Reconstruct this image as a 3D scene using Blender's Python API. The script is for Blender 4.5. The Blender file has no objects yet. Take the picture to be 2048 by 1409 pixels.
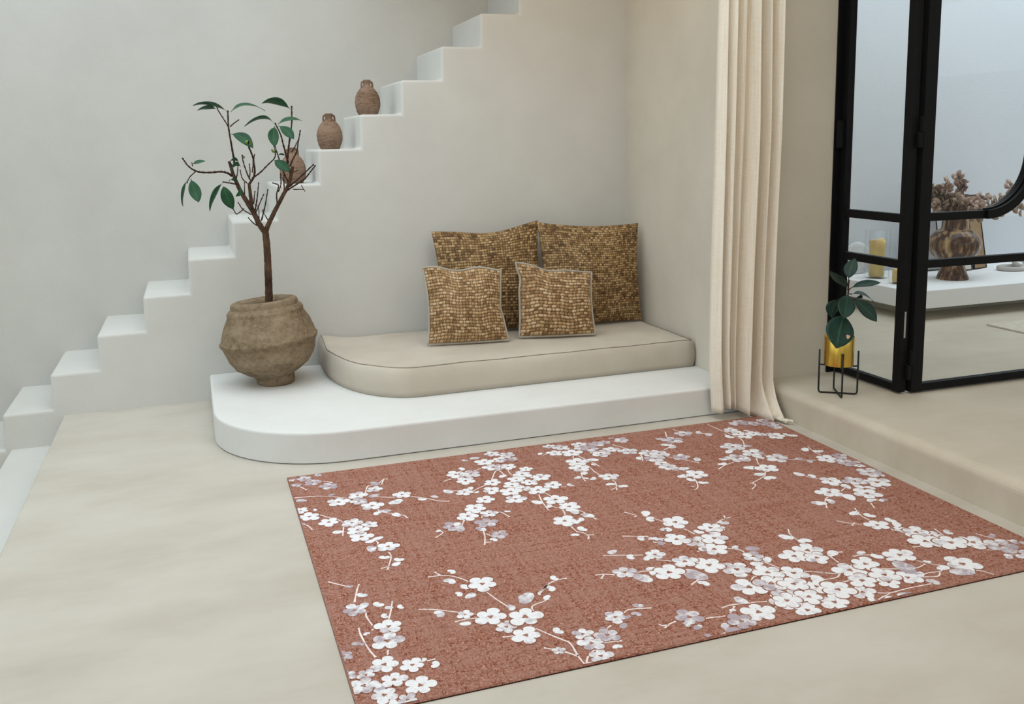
import bpy, bmesh, math, json, random
import numpy as np
from mathutils import Vector, Matrix, noise

# ---------------------------------------------------------------- camera
SC = bpy.context.scene
COL = SC.collection
cam_d = bpy.data.cameras.new('camera')
cam = bpy.data.objects.new('camera', cam_d)
COL.objects.link(cam)
SC.camera = cam
cam_d.sensor_width = 36.0
cam_d.lens = 32.3437
cam_d.shift_y = -0.06665
cam_d.clip_start = 0.05
_m = Matrix(((0.94394653, 0.06572197, -0.32348968), (-0.32966382, 0.13742174, -0.93404338), (-0.01693265, 0.98832985, 0.15138493)))
cam.matrix_world = Matrix.Translation((1.2111, -5.1100, 1.3523)) @ _m.to_4x4()

# ---------------------------------------------------------------- light
world = bpy.data.worlds.new('sky'); SC.world = world
world.use_nodes = True
wn = world.node_tree; wn.nodes.clear()
w_out = wn.nodes.new('ShaderNodeOutputWorld'); w_bg = wn.nodes.new('ShaderNodeBackground')
# overcast sky, brighter towards the zenith
w_tc = wn.nodes.new('ShaderNodeTexCoord'); w_sx = wn.nodes.new('ShaderNodeSeparateXYZ'); w_mr = wn.nodes.new('ShaderNodeMapRange')
w_mr.inputs[1].default_value = 0.0; w_mr.inputs[2].default_value = 1.0; w_mr.inputs[3].default_value = 0.9; w_mr.inputs[4].default_value = 2.2
wn.links.new(w_tc.outputs['Generated'], w_sx.inputs[0]); wn.links.new(w_sx.outputs[2], w_mr.inputs[0]); wn.links.new(w_mr.outputs[0], w_bg.inputs[1])
w_bg.inputs[0].default_value = (0.85, 0.955, 1.0, 1)
wn.links.new(w_bg.outputs[0], w_out.inputs[0])
# two unseen warm fill lights, added for the warm cast on the right
def area(name, loc, sx, sy, power, col, rot=(0, 0, 0)):
    d = bpy.data.lights.new(name, 'AREA'); d.shape = 'RECTANGLE'; d.size = sx; d.size_y = sy; d.energy = power; d.color = col
    o = bpy.data.objects.new(name, d); o.location = loc; o.rotation_euler = rot; COL.objects.link(o)
area('warm_fill', (3.0, -0.72, 2.765), 1.1, 0.7, 2.6, (1.0, 0.66, 0.32))
area('front_warm_fill', (3.0, -3.75, 2.765), 1.2, 0.5, 14.5, (1.0, 0.68, 0.36), (math.radians(38), 0, math.radians(-8)))
SC.cycles.transparent_max_bounces = 32      # many panes and glass cylinders stand in line
SC.view_settings.view_transform = 'Standard'
SC.view_settings.look = 'None'
SC.view_settings.gamma = 1.0
SC.view_settings.use_curve_mapping = False
SC.view_settings.exposure = 0.35

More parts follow.
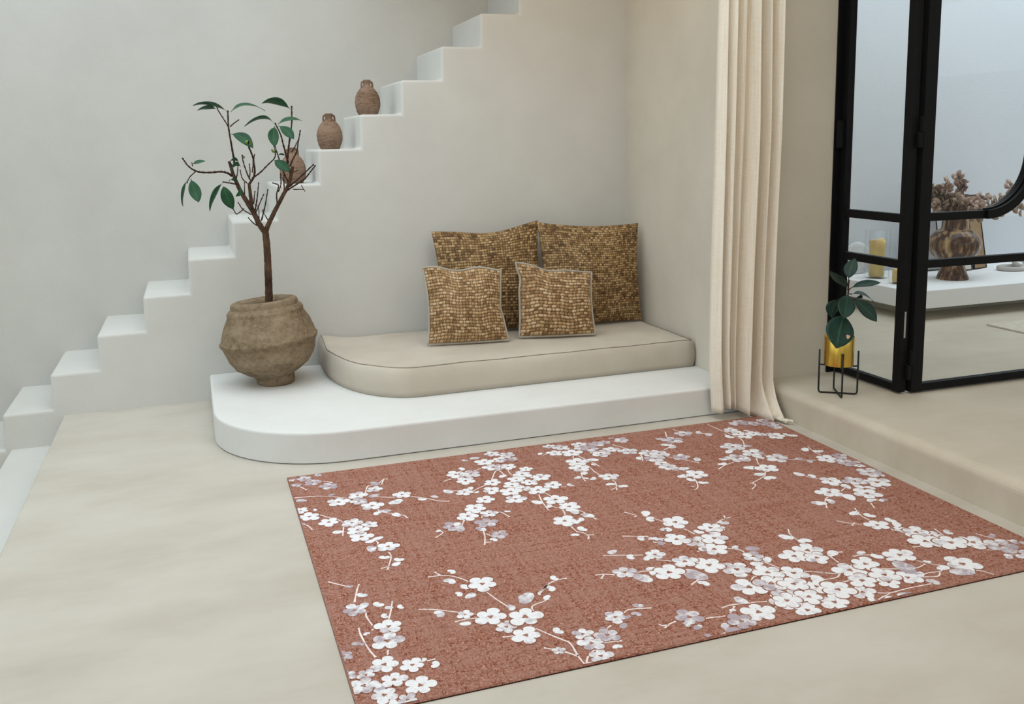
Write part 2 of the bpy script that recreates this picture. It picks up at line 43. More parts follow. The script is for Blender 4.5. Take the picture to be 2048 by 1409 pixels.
CEIL_X, CEIL_Y, CEIL_F, CEIL_L = 2.25, -3.4, -6.7, -0.8      # edges of the unseen ceiling, set to steer sky light in from upper left
DATA = json.loads('{"fl":[[1524,-1421,15,0,2],[1574,-1426,29,0,2],[1600,-1481,31,0,2],[1536,-1487,19,0,2],[1656,-1546,34,0,2],[1632,-1404,15,0,2],[1835,-1589,20,1,2],[1821,-1647,29,0,1],[1747,-1686,35,0,1],[1667,-1727,39,0,0],[1741,-1750,32,0,1],[1803,-1715,19,1,1],[1781,-1811,39,0,0],[1910,-1744,33,0,0],[1869,-1801,28,2,1],[2021,-1808,14,1,2],[1969,-1824,17,1,1],[1780,-1885,18,1,0],[1817,-1875,20,2,1],[1847,-1926,18,1,0],[1654,-1643,12,1,2],[1533,-1659,18,1,2],[1522,-1759,27,0,0],[1545,-1829,37,0,0],[1577,-1771,11,1,0],[1605,-1905,35,0,0],[1512,-1886,11,1,2],[1683,-1942,35,0,1],[1740,-1981,28,0,1],[1621,-2004,17,1,0],[1690,-2013,36,0,0],[1693,-2074,38,0,0],[1744,-2108,15,1,0],[1714,-2119,17,2,0],[1702,-2182,22,2,1],[1737,-2185,12,1,0],[1764,-2186,35,0,0],[1733,-2268,18,1,0],[1774,-2301,17,1,0],[1761,-2326,15,1,0],[2212,-1555,18,1,0],[2165,-1610,39,0,0],[2223,-1626,39,0,1],[2182,-1692,38,0,0],[2087,-1781,20,1,0],[2143,-1810,32,0,0],[2174,-1781,15,1,0],[2188,-1831,12,1,0],[2277,-1751,33,0,0],[2248,-1831,35,0,0],[2244,-1464,14,1,2],[2293,-1447,19,1,2],[2381,-1423,33,0,1],[2438,-1463,33,0,1],[2388,-1510,33,0,1],[2442,-1524,22,0,2],[2319,-1512,38,0,0],[2334,-1585,40,0,1],[2396,-1602,32,0,0],[2340,-1703,18,2,0],[2454,-1657,27,0,0],[2418,-1712,37,0,0],[2377,-1755,34,0,0],[2339,-1812,36,0,0],[2313,-1871,40,0,0],[2368,-1858,28,0,0],[2415,-1807,31,0,0],[2306,-1948,39,0,0],[2195,-1911,34,0,0],[2136,-1977,40,0,0],[2090,-2038,39,0,0],[2169,-2045,30,0,1],[2196,-2043,12,1,0],[2237,-2054,12,1,0],[2136,-2120,39,0,2],[2014,-2104,36,0,2],[2032,-2142,18,1,2],[2096,-2167,20,2,1],[2147,-2231,31,0,2],[2119,-2262,15,1,0],[1957,-2123,9,1,0],[1594,-2427,11,1,2],[1617,-2497,17,1,0],[1584,-2575,33,0,2],[1616,-2557,16,1,1],[1651,-2571,18,1,1],[1680,-2597,11,1,0],[1710,-2605,13,1,0],[1655,-2641,14,1,0],[1592,-2716,10,1,0],[1659,-2702,36,0,0],[1640,-2776,42,0,1],[1557,-2764,13,2,2],[1573,-2767,8,1,2],[1516,-2810,24,0,2],[1510,-2905,23,0,2],[1555,-2919,23,0,1],[1609,-2888,36,0,0],[1541,-2965,35,0,1],[1618,-2966,31,0,0],[1677,-2917,30,0,0],[1706,-2907,13,1,0],[1739,-2938,16,1,0],[1675,-3013,37,0,0],[1582,-3022,33,0,1],[1631,-3062,24,0,1],[1600,-3064,15,2,0],[1574,-2986,15,1,1],[1921,-2440,16,1,0],[1899,-2498,21,1,0],[1930,-2553,17,2,0],[1902,-2592,15,1,0],[1928,-2614,17,1,0],[1982,-2556,43,0,0],[2084,-2694,32,2,2],[2132,-2705,15,1,0],[1818,-2685,20,1,1],[1879,-2716,23,0,0],[1868,-2766,14,1,0],[1944,-2755,43,0,0],[2023,-2726,17,1,1],[2037,-2791,46,0,0],[1969,-2823,30,0,1],[2005,-2885,40,0,0],[2197,-2601,16,1,0],[2175,-2660,18,1,0],[2090,-2897,18,1,1],[2060,-2989,17,0,1],[2154,-2935,27,0,1],[2157,-2987,34,0,1],[2214,-2965,33,0,2],[2215,-2924,9,1,2],[2277,-2884,32,0,1],[2308,-2895,11,1,2],[2276,-2937,13,1,2],[2364,-2853,16,1,1],[2344,-2887,15,1,2],[2215,-3022,14,1,0],[2154,-3053,31,0,1],[2448,-2499,16,1,0],[2484,-2552,18,1,0],[2572,-2567,33,0,1],[2532,-2585,13,1,0],[2424,-2645,36,0,1],[2453,-2704,31,2,1],[2512,-2647,17,1,0],[2504,-2680,13,1,0],[2554,-2695,47,0,0],[2629,-2733,41,2,2],[2623,-2794,19,1,0],[2638,-2646,39,0,1],[2696,-2696,48,0,0],[2762,-2754,46,0,1],[2473,-2959,39,0,2],[2450,-2993,13,1,1],[2468,-3021,15,2,2],[2474,-3068,13,1,2],[2535,-3040,19,1,2],[2552,-3067,19,1,2],[2609,-2966,10,1,0],[2703,-2250,20,1,0],[2686,-2302,22,1,0],[2762,-2361,46,0,0],[2689,-2396,14,1,1],[2715,-2410,17,1,0],[2791,-2467,19,1,0],[2852,-2449,39,0,0],[2879,-2465,19,1,1],[2913,-2434,20,1,1],[2582,-2435,18,1,0],[2623,-2458,16,1,1],[2643,-2464,16,1,1],[2631,-2496,14,1,2],[2696,-2490,42,0,0],[2750,-2532,37,0,1],[2819,-2528,45,0,0],[2773,-2602,43,0,0],[2743,-2590,11,1,2],[2841,-2613,16,1,0],[2890,-2643,21,1,2],[2862,-2695,34,0,1],[2892,-2728,18,1,0],[2839,-2743,18,1,0],[2840,-2807,44,0,0],[2912,-2839,42,0,0],[2731,-2868,49,0,0],[2808,-2872,47,0,1],[2868,-2900,41,0,0],[2817,-2925,45,0,1],[2923,-2938,37,0,0],[2786,-2977,48,0,0],[2861,-2983,40,0,0],[2808,-3047,39,0,0],[2668,-2928,22,2,1],[2672,-3006,46,0,0],[2597,-3032,39,0,2],[2957,-2896,18,1,0],[3055,-2605,24,2,0],[3090,-2648,24,1,0],[3053,-2721,49,0,0],[2986,-2741,44,0,0],[3046,-2777,39,0,1],[3116,-2767,21,1,0],[3087,-2886,48,0,0],[3161,-2869,44,0,0],[3200,-2794,17,1,0],[3225,-2843,21,1,0],[3308,-2856,46,0,0],[3266,-2873,19,1,0],[3248,-2931,42,2,2],[3164,-2951,43,0,0],[3218,-2990,39,0,0],[3075,-2956,42,0,0],[3142,-2994,34,0,0],[3027,-3016,37,0,0],[2970,-2977,48,0,0],[2911,-3035,42,0,0],[2787,-2979,41,0,0],[2958,-2889,18,1,0],[3270,-2992,19,2,1],[3444,-2979,51,0,0],[3370,-2978,19,1,0],[3397,-3029,35,2,2],[3276,-3038,21,1,1],[3351,-2929,12,1,0],[3142,-3076,31,2,2],[3066,-3077,19,1,0],[3016,-3063,17,1,0],[3397,-2522,21,2,0],[3429,-2566,22,1,0],[3404,-2640,39,0,0],[3467,-2625,21,1,0],[3464,-2658,21,2,0],[3451,-2702,23,0,1],[3484,-2737,44,0,1],[3516,-2776,33,0,0],[3459,-2806,50,0,0],[3530,-2844,51,0,0],[3600,-2868,46,0,0],[3578,-2774,19,1,1],[3703,-2855,16,1,2],[3664,-2922,51,0,2],[3724,-2910,18,1,2],[3670,-2988,35,0,1],[3625,-2994,18,1,0],[3746,-2933,13,1,2],[3626,-1436,31,0,2],[3650,-1466,34,0,2],[3678,-1481,31,0,2],[3587,-1449,25,0,1],[3745,-1456,28,0,2],[3740,-1518,40,0,2],[3746,-1571,25,0,1],[3520,-1525,33,0,1],[3526,-1582,33,0,0],[3587,-1562,15,1,0],[3536,-1621,38,0,0],[3588,-1611,33,0,0],[3611,-1634,24,0,1],[3649,-1641,18,1,0],[3662,-1682,39,0,0],[3714,-1685,21,1,1],[3740,-1705,18,1,0],[3454,-1611,23,1,0],[3389,-1547,18,1,1],[3398,-1735,48,0,1],[3352,-1789,22,2,0],[3465,-1743,20,1,2],[3433,-1838,48,0,1],[3337,-1868,49,0,1],[3422,-1895,22,1,0],[3273,-1857,16,2,0],[3240,-1914,21,1,0],[3361,-1878,25,0,1],[3491,-1930,47,0,1],[3570,-1965,17,1,2],[3593,-2009,19,1,1],[3324,-1981,27,2,0],[3380,-2018,43,0,0],[3348,-2013,19,2,0],[3309,-2067,21,1,1],[3326,-2108,26,1,0],[3673,-1887,23,2,0],[3704,-1931,23,1,1],[3678,-2014,42,0,0],[3751,-2005,31,0,2],[3748,-2037,23,1,2],[3722,-2083,39,0,2],[3748,-2131,22,0,1],[3756,-2090,23,1,2],[3732,-2213,47,0,1],[3769,-2219,19,1,2],[3759,-2257,16,1,2],[3459,-2127,21,1,0],[3501,-2161,19,1,0],[3527,-2235,42,0,0],[3612,-2269,43,0,1],[3685,-2311,51,0,0],[3544,-2300,21,1,0],[3594,-2320,21,2,0],[3626,-2345,21,1,0],[3445,-2329,46,0,0],[3569,-2391,49,0,0],[3450,-2368,18,1,0],[3484,-2393,27,1,0],[3346,-2398,26,2,0],[3399,-2407,21,1,0],[3537,-2444,20,1,0],[3579,-2461,18,1,1],[2477,-1767,39,0,0],[2418,-1895,40,0,0],[2491,-1866,36,0,0],[2550,-1893,17,1,0],[2372,-2011,20,1,0],[2445,-2010,43,0,0],[2467,-2090,40,0,0],[2403,-2064,16,1,0],[2473,-2146,22,2,0],[2503,-2188,24,2,0],[2464,-2222,17,1,0],[2401,-2207,43,0,0],[2432,-2230,17,2,0],[2424,-2295,21,1,0],[2390,-2325,15,1,0],[2651,-1427,27,0,1],[2693,-1461,35,0,1],[2641,-1517,34,0,0],[2579,-1500,13,1,0],[2709,-1544,42,0,0],[2757,-1433,16,1,2],[2785,-1456,35,0,1],[2779,-1508,35,0,1],[2806,-1519,40,0,2],[2858,-1477,36,0,2],[2900,-1469,25,0,2],[2887,-1568,35,0,1],[2824,-1599,40,0,1],[2803,-1574,21,0,1],[2986,-1467,34,0,2],[2953,-1422,14,1,2],[2945,-1616,40,0,1],[2687,-1659,46,0,0],[2666,-1731,40,0,0],[2762,-1659,21,1,0],[2732,-1714,13,1,0],[2666,-1795,20,1,0],[2617,-1833,17,1,0],[2644,-1844,12,1,0],[2737,-1865,37,0,1],[2672,-1866,17,1,0],[2708,-1936,19,1,0],[2744,-1974,19,1,0],[3017,-1669,41,0,1],[3056,-1693,41,0,1],[3010,-1744,40,0,1],[2980,-1739,19,1,2],[3006,-1810,31,0,1],[3013,-1856,36,0,1],[3029,-1884,21,0,1],[3059,-1896,21,1,1],[2943,-1712,19,1,0],[3122,-1766,35,0,2],[3171,-1817,19,1,1],[3018,-1964,25,2,0],[3076,-1973,44,0,0],[3018,-2022,20,1,0],[3050,-2070,20,1,0],[3201,-1554,45,0,2],[3151,-1520,17,1,2],[3137,-1599,20,1,1],[3160,-1639,25,1,1],[3293,-1490,38,0,2],[3363,-1506,18,1,1],[3391,-1544,18,1,1]],"st":[[1515,-1621,1597,-1636,1649,-1661,1708,-1704],[1779,-1679,1802,-1605,1844,-1593,1878,-1548],[1857,-1605,1877,-1555,1894,-1554],[1804,-1723,1861,-1752,1937,-1775,2001,-1827,2027,-1857,2065,-1876],[1795,-1842,1801,-1881,1867,-1938,1880,-1973],[1577,-1817,1611,-1861,1645,-1904,1652,-1941,1634,-2040],[1727,-2104,1738,-2139,1726,-2176],[1757,-2228,1757,-2268,1727,-2355],[1709,-2339,1736,-2331],[1516,-1888,1531,-1911,1541,-1949],[2098,-1665,2133,-1650],[2289,-1575,2247,-1597],[2069,-1774,2121,-1781],[2171,-1814,2222,-1779,2251,-1769],[2285,-1718,2327,-1637,2346,-1637,2349,-1707],[2381,-1636,2377,-1673,2377,-1718],[2068,-2065,2046,-2108,2032,-2125],[1933,-2174,1967,-2144,1957,-2123],[2131,-2072,2141,-2052],[2178,-2055,2210,-2043,2229,-2099],[2105,-2176,2092,-2236,2073,-2291],[2105,-2209,2119,-2236],[2081,-2274,2101,-2277],[1619,-1459,1676,-1511],[1548,-1510,1569,-1554],[1537,-2368,1573,-2406,1595,-2428],[1625,-2418,1612,-2455,1592,-2528],[1699,-2562,1683,-2618,1662,-2676],[1615,-2591,1610,-2627,1618,-2688,1611,-2706],[1578,-2680,1577,-2721,1584,-2797,1594,-2846],[1632,-2822,1622,-2863],[1718,-2911,1741,-2911],[1837,-2450,1886,-2458,1922,-2486,1957,-2542],[1864,-2423,1876,-2454],[1974,-2591,1991,-2658,2011,-2721],[1761,-2638,1804,-2656,1860,-2693,1912,-2728],[1841,-2745,1871,-2742,1906,-2748],[2070,-2767,2079,-2739,2121,-2725,2141,-2713],[2120,-2676,2169,-2633],[1942,-2871,1972,-2876],[2120,-2684,2168,-2633,2203,-2616,2239,-2614],[2032,-2840,2066,-2902,2092,-2945,2103,-2969,2098,-3032,2099,-3084],[2028,-2962,2047,-2977],[2073,-3000,2098,-3032],[2099,-3084,2116,-3051,2144,-3024,2166,-3023],[2108,-3072,2131,-3069],[2188,-2995,2239,-3005],[2246,-2922,2231,-2930,2219,-2939],[2301,-2878,2333,-2860,2398,-2874],[2411,-2512,2433,-2518,2534,-2555],[2559,-2601,2604,-2632],[2330,-2628,2358,-2632,2388,-2648],[2338,-2656,2356,-2636],[2454,-2661,2485,-2659,2518,-2677],[2578,-2791,2618,-2768],[2373,-2964,2386,-2976,2426,-2966],[2380,-2987,2397,-2976],[2488,-2993,2518,-2983,2574,-2990,2605,-2972],[2435,-3083,2472,-3084,2523,-3070],[2587,-2947,2624,-2942,2679,-2952],[2627,-2951,2605,-2972],[2635,-2213,2660,-2256,2648,-2266],[2682,-2267,2706,-2301,2733,-2352],[2749,-2392,2764,-2426,2775,-2473],[2880,-2432,2924,-2404,2969,-2393],[2953,-2374,2944,-2400],[2840,-2494,2890,-2475],[2537,-2398,2618,-2433],[2606,-2455,2669,-2469],[2612,-2478,2646,-2502],[2713,-2595,2738,-2598],[2816,-2609,2849,-2637,2852,-2667],[2888,-2677,2892,-2663],[2866,-2730,2880,-2763,2902,-2809,2951,-2841,3005,-2871],[2804,-2761,2819,-2785],[2760,-2837,2779,-2818,2800,-2813],[2683,-2950,2744,-2965],[3096,-2556,3075,-2602,3070,-2688],[2722,-3003,2749,-2994],[3096,-2768,3090,-2823,3094,-2848],[3151,-2771,3119,-2763],[2998,-2869,3035,-2892,3055,-2891],[3042,-2895,3016,-2911,2967,-2909],[2955,-2937,3005,-2941,3050,-2942],[3162,-2809,3206,-2816,3269,-2850],[3311,-2890,3349,-2933,3357,-2946,3394,-2978],[3177,-2912,3279,-2947,3336,-2937],[3109,-2947,3130,-2951],[3276,-2990,3303,-2988,3340,-2993,3363,-2984],[3340,-2993,3309,-3016,3251,-2998],[3431,-3019,3462,-3036,3477,-3068],[3053,-3030,3100,-3048,3166,-3045,3256,-3047],[3036,-3075,3050,-3065,3097,-3051],[3298,-2559,3326,-2592,3378,-2630],[3320,-2612,3345,-2594],[3433,-2487,3408,-2550,3408,-2607],[3422,-2664,3428,-2704],[3564,-2736,3548,-2799],[3389,-2824,3420,-2831],[3545,-2855,3597,-2925,3630,-2948],[3662,-2818,3680,-2856,3724,-2905],[3467,-1409,3477,-1507,3489,-1602,3486,-1679,3414,-1806],[3464,-1565,3461,-1608],[3295,-1904,3238,-1925,3191,-1954],[3410,-1898,3379,-1960,3369,-2014,3328,-2081,3290,-2107,3233,-2137,3230,-2161,3194,-2192],[3221,-2132,3230,-2142],[3465,-1874,3474,-1893],[3488,-1898,3547,-1926],[3519,-1957,3571,-1986,3623,-2014],[3706,-1852,3686,-1916,3685,-1971],[3460,-2100,3474,-2160,3508,-2207],[3557,-2200,3566,-2250],[3538,-2310,3492,-2336,3420,-2362,3381,-2388,3339,-2452],[3477,-2348,3474,-2383],[3658,-2333,3670,-2375],[3519,-2472,3499,-2516],[3560,-2435,3564,-2467],[2700,-1580,2685,-1620],[2722,-1589,2732,-1639,2749,-1706,2750,-1743],[2710,-1734,2706,-1790,2709,-1826,2696,-1855],[2733,-1904,2732,-1937,2703,-2008],[2685,-1995,2715,-1982],[2723,-1966,2740,-1972],[2660,-1757,2638,-1818,2628,-1875],[2404,-1939,2392,-2001,2384,-2080,2386,-2097],[2432,-1932,2442,-1967],[2401,-2058,2430,-2098,2430,-2132,2416,-2181],[2476,-2116,2495,-2157,2513,-2236],[2422,-2173,2449,-2221],[2404,-2256,2406,-2303,2422,-2324,2429,-2352,2418,-2377],[2429,-2347,2452,-2351],[2515,-1896,2534,-1903],[2921,-1508,2963,-1591,2980,-1622],[2984,-1648,2964,-1718,2948,-1749],[3068,-1736,3093,-1770,3157,-1856],[3042,-1897,3063,-1933],[3072,-1937,3023,-1986],[3050,-1983,3035,-2044,3008,-2099,2983,-2116],[2990,-2078,2999,-2088],[3228,-1433,3193,-1517,3187,-1566,3142,-1631,3101,-1655],[3278,-1416,3290,-1458],[3349,-1500,3416,-1546],[2581,-1524,2607,-1511]],"tw":[[0.0201,0.0165,[1.555,-0.305,0.567],[1.558,-0.305,0.657],[1.56,-0.305,0.769],[1.561,-0.305,0.843],[1.557,-0.305,0.923]],[0.0152,0.0067,[1.557,-0.305,0.923],[1.532,-0.303,0.964],[1.508,-0.3,1.023],[1.482,-0.298,1.072],[1.456,-0.295,1.122],[1.438,-0.293,1.164],[1.421,-0.29,1.213],[1.41,-0.287,1.261],[1.403,-0.285,1.286]],[0.0104,0.0073,[1.497,-0.305,1.048],[1.495,-0.32,1.103],[1.489,-0.335,1.176]],[0.0134,0.0079,[1.559,-0.305,0.923],[1.566,-0.308,0.948],[1.589,-0.312,0.996],[1.622,-0.315,1.056],[1.657,-0.318,1.116],[1.687,-0.322,1.176],[1.709,-0.325,1.254]],[0.0053,0.0032,[1.42,-0.285,1.26],[1.427,-0.295,1.272],[1.422,-0.305,1.332],[1.414,-0.315,1.403],[1.409,-0.325,1.455],[1.41,-0.335,1.525]],[0.0027,0.0022,[1.409,-0.325,1.455],[1.386,-0.318,1.497],[1.366,-0.312,1.535],[1.361,-0.305,1.55]],[0.0027,0.0022,[1.417,-0.325,1.455],[1.437,-0.34,1.472],[1.454,-0.355,1.484]],[0.0053,0.0029,[1.41,-0.29,1.213],[1.398,-0.301,1.225],[1.364,-0.311,1.236],[1.313,-0.322,1.234],[1.262,-0.333,1.237],[1.23,-0.344,1.251],[1.206,-0.354,1.273],[1.189,-0.365,1.302]],[0.0027,0.0019,[1.24,-0.355,1.24],[1.213,-0.365,1.215],[1.201,-0.375,1.192]],[0.0021,0.0016,[1.229,-0.365,1.266],[1.228,-0.365,1.278]],[0.0034,0.0024,[1.441,-0.295,1.17],[1.395,-0.32,1.18],[1.369,-0.345,1.186]],[0.0053,0.0032,[1.489,-0.335,1.17],[1.517,-0.343,1.217],[1.517,-0.351,1.283],[1.51,-0.359,1.319],[1.495,-0.367,1.36],[1.495,-0.375,1.378]],[0.0034,0.0025,[1.504,-0.325,1.181],[1.489,-0.312,1.211],[1.471,-0.298,1.277],[1.468,-0.285,1.31]],[0.0038,0.0025,[1.514,-0.335,1.205],[1.548,-0.322,1.228],[1.586,-0.31,1.263],[1.621,-0.298,1.295],[1.631,-0.285,1.322]],[0.0024,0.0019,[1.631,-0.285,1.322],[1.625,-0.285,1.352]],[0.0053,0.0032,[1.695,-0.325,1.218],[1.684,-0.311,1.267],[1.691,-0.297,1.321],[1.701,-0.283,1.375],[1.719,-0.269,1.465],[1.725,-0.255,1.55]],[0.004,0.0029,[1.686,-0.325,1.273],[1.675,-0.34,1.315],[1.662,-0.355,1.375],[1.651,-0.37,1.417],[1.63,-0.385,1.463]],[0.004,0.0027,[1.693,-0.335,1.255],[1.71,-0.332,1.29],[1.73,-0.33,1.326],[1.742,-0.327,1.38],[1.753,-0.325,1.428]],[0.0027,0.0019,[1.706,-0.325,1.326],[1.724,-0.34,1.356],[1.736,-0.355,1.38]],[0.004,0.0027,[1.673,-0.315,1.133],[1.716,-0.325,1.16],[1.758,-0.335,1.186],[1.789,-0.345,1.222],[1.813,-0.355,1.252]],[0.004,0.0027,[1.685,-0.325,1.152],[1.751,-0.3,1.204],[1.814,-0.275,1.257]],[0.0024,0.0016,[1.702,-0.335,1.139],[1.747,-0.355,1.138]],[0.0021,0.0016,[1.744,-0.335,1.159],[1.755,-0.365,1.133]],[0.0034,0.0024,[1.623,-0.305,1.061],[1.622,-0.318,1.117],[1.632,-0.332,1.16],[1.608,-0.345,1.173]],[0.0031,0.0024,[1.631,-0.315,1.129],[1.647,-0.3,1.164],[1.649,-0.285,1.212]],[0.0031,0.0021,[1.662,-0.305,1.127],[1.663,-0.29,1.175],[1.666,-0.275,1.205]],[0.0034,0.0024,[1.541,-0.305,0.985],[1.562,-0.33,1.065],[1.576,-0.355,1.138]],[0.0034,0.0022,[1.512,-0.305,1.035],[1.529,-0.29,1.107],[1.539,-0.275,1.17]],[0.0031,0.0022,[1.508,-0.305,1.072],[1.52,-0.255,1.127]],[0.0031,0.0022,[1.511,-0.305,1.017],[1.527,-0.32,1.054],[1.555,-0.335,1.114]],[0.0027,0.0021,[1.516,-0.305,0.962],[1.493,-0.32,0.983],[1.479,-0.335,1.002]],[0.0027,0.0021,[1.493,-0.305,1.018],[1.455,-0.33,1.045],[1.433,-0.355,1.08]],[0.0024,0.0016,[1.574,-0.305,0.984],[1.551,-0.285,1.032]],[0.0034,0.0022,[1.681,-0.325,1.176],[1.661,-0.308,1.231],[1.638,-0.292,1.322],[1.632,-0.275,1.352]],[0.0027,0.0021,[1.432,-0.295,1.2],[1.439,-0.31,1.231],[1.442,-0.325,1.261]],[0.0027,0.0021,[1.481,-0.325,1.176],[1.46,-0.31,1.2],[1.454,-0.295,1.236]],[0.0027,0.0021,[1.493,-0.335,1.2],[1.497,-0.345,1.23],[1.496,-0.355,1.266]],[0.0027,0.0021,[1.508,-0.335,1.229],[1.516,-0.32,1.271],[1.525,-0.305,1.312]],[0.0024,0.0019,[1.459,-0.325,1.051],[1.437,-0.338,1.034],[1.419,-0.352,1.027],[1.409,-0.365,1.046]],[0.0027,0.0019,[1.467,-0.305,1.122],[1.472,-0.265,1.174]],[0.0018,0.0019,[1.733,-0.335,1.235],[1.707,-0.325,1.224]],[0.0024,0.0016,[1.53,-0.305,0.992],[1.532,-0.28,1.051],[1.52,-0.255,1.063]]],"ntr":4,"lv":[[[1.41,-0.335,1.525],[1.333,-0.335,1.562],[1.25,-0.325,1.557],[0.0,0.026,-0.0081],0],[[1.361,-0.305,1.539],[1.316,-0.325,1.547],[1.269,-0.335,1.533],[-0.005,0.0171,-0.0094],0],[[1.424,-0.335,1.526],[1.5,-0.285,1.562],[1.592,-0.265,1.532],[-0.0106,0.0248,0.0073],0],[[1.722,-0.255,1.537],[1.651,-0.265,1.579],[1.577,-0.285,1.569],[-0.0077,0.0202,-0.0158],0],[[1.623,-0.385,1.466],[1.569,-0.355,1.495],[1.482,-0.365,1.454],[0.0042,0.0248,-0.0079],0],[[1.64,-0.385,1.463],[1.703,-0.355,1.488],[1.765,-0.335,1.479],[-0.0091,0.02,0.0087],0],[[1.627,-0.385,1.456],[1.613,-0.405,1.408],[1.615,-0.425,1.352],[0.0264,0.003,-0.0042],0],[[1.643,-0.385,1.456],[1.681,-0.405,1.427],[1.71,-0.425,1.389],[0.0189,0.0073,0.0145],0],[[1.418,-0.325,1.419],[1.474,-0.355,1.399],[1.517,-0.385,1.347],[0.0187,0.0084,0.0187],0],[[1.618,-0.305,1.289],[1.649,-0.365,1.263],[1.687,-0.385,1.228],[0.019,0.004,0.0163],0],[[1.23,-0.365,1.277],[1.253,-0.375,1.286],[1.29,-0.385,1.29],[0.002,0.0115,0.0085],0],[[1.217,-0.375,1.209],[1.231,-0.395,1.151],[1.246,-0.415,1.094],[0.0274,0.0056,0.005],0],[[1.203,-0.375,1.206],[1.179,-0.405,1.142],[1.174,-0.395,1.076],[0.0061,0.0217,-0.0047],0],[[1.368,-0.345,1.185],[1.32,-0.385,1.125],[1.295,-0.395,1.049],[0.0082,0.0188,-0.0113],0],[[1.412,-0.335,1.04],[1.383,-0.365,1.104],[1.365,-0.365,1.166],[-0.0277,0.0005,-0.0102],0],[[1.435,-0.305,1.174],[1.415,-0.335,1.199],[1.393,-0.355,1.186],[-0.0087,0.0061,-0.0052],0],[[1.443,-0.305,1.162],[1.446,-0.345,1.136],[1.419,-0.365,1.114],[0.0079,0.0047,-0.0098],0],[[1.455,-0.335,1.256],[1.433,-0.355,1.273],[1.399,-0.375,1.244],[-0.0025,0.0068,-0.011],0],[[1.449,-0.305,1.281],[1.427,-0.325,1.296],[1.402,-0.335,1.282],[-0.0049,0.0075,-0.0077],0],[[1.494,-0.375,1.361],[1.484,-0.385,1.378],[1.495,-0.385,1.386],[-0.0059,0.0059,0.0026],1],[[1.494,-0.375,1.363],[1.506,-0.385,1.374],[1.5,-0.395,1.384],[-0.0038,0.0051,0.006],1],[[1.636,-0.285,1.322],[1.619,-0.305,1.328],[1.61,-0.305,1.343],[-0.0054,0.0047,-0.0022],1],[[1.47,-0.285,1.295],[1.476,-0.285,1.304],[1.468,-0.285,1.315],[-0.0039,0.0045,-0.0004],1],[[1.675,-0.365,1.306],[1.648,-0.375,1.316],[1.629,-0.385,1.307],[-0.0032,0.0072,-0.0041],0]],"rl":[[[4.084,-1.615,0.695],[4.1,-1.605,0.742],[4.134,-1.595,0.79],[-0.0182,0.0244,0.0044],0],[[4.082,-1.615,0.651],[4.008,-1.645,0.7],[3.944,-1.655,0.747],[-0.0105,0.0269,-0.0039],0],[[4.1,-1.615,0.655],[4.162,-1.635,0.672],[4.238,-1.655,0.676],[0.0053,0.024,0.0108],0],[[4.106,-1.615,0.625],[4.192,-1.595,0.614],[4.263,-1.585,0.564],[0.0001,0.0194,0.0099],0],[[4.114,-1.615,0.603],[4.164,-1.645,0.555],[4.205,-1.675,0.496],[0.0221,-0.0047,0.0214],0],[[4.075,-1.625,0.631],[4.027,-1.675,0.586],[3.99,-1.705,0.532],[0.0326,-0.0192,-0.0125],0],[[4.043,-1.615,0.611],[4.027,-1.585,0.564],[4.023,-1.585,0.51],[0.0338,-0.0053,-0.0083],0],[[4.046,-1.635,0.544],[3.988,-1.685,0.473],[3.921,-1.745,0.408],[0.0506,-0.034,-0.019],0],[[4.186,-1.595,0.594],[4.181,-1.585,0.602],[4.137,-1.595,0.59],[0.0008,0.0047,-0.0098],0]],"rs":[[[4.045,-1.615,0.413],[4.059,-1.615,0.466],[4.075,-1.615,0.535],[4.084,-1.615,0.627],[4.084,-1.615,0.659],[4.086,-1.615,0.695]],[[4.084,-1.615,0.643],[4.079,-1.615,0.651]],[[4.086,-1.615,0.636],[4.089,-1.615,0.648],[4.102,-1.615,0.655]],[[4.085,-1.615,0.629],[4.106,-1.615,0.624]],[[4.082,-1.615,0.6],[4.12,-1.615,0.597]],[[4.074,-1.615,0.546],[4.062,-1.605,0.578],[4.036,-1.615,0.608]]],"eu":[[[6.274,-0.05,0.729],[6.217,-0.06,0.873],[6.163,-0.07,0.957],[6.139,-0.08,1.038]],[[6.265,-0.05,0.729],[6.199,-0.05,0.866],[6.117,-0.05,0.972],[6.069,-0.05,0.988]],[[6.284,-0.05,0.728],[6.296,-0.057,0.87],[6.309,-0.063,0.981],[6.28,-0.07,1.034],[6.233,-0.077,1.072]],[[6.255,-0.05,0.729],[6.153,-0.07,0.839],[6.084,-0.09,0.88],[6.011,-0.11,0.862]],[[6.293,-0.05,0.728],[6.376,-0.043,0.866],[6.477,-0.037,0.892],[6.54,-0.03,0.92]],[[6.298,-0.05,0.727],[6.402,-0.067,0.837],[6.527,-0.083,0.863],[6.632,-0.1,0.912]],[[6.298,-0.05,0.727],[6.483,-0.037,0.809],[6.689,-0.023,0.861],[6.791,-0.01,1.002]],[[6.298,-0.05,0.727],[6.512,-0.057,0.794],[6.726,-0.063,0.854],[6.831,-0.07,0.82]],[[6.251,-0.05,0.73],[6.15,-0.04,0.897],[6.046,-0.03,0.929],[5.955,-0.02,0.918]],[[6.255,-0.05,0.729],[6.164,-0.033,0.925],[6.045,-0.017,0.995],[5.974,0.0,1.048]],[[6.284,-0.05,0.728],[6.294,-0.08,0.834],[6.336,-0.11,0.871],[6.392,-0.14,0.856]],[[6.274,-0.05,0.729],[6.231,-0.077,0.829],[6.22,-0.103,0.875],[6.181,-0.13,0.922]]]}')
R = random.Random(7)
PI = math.pi

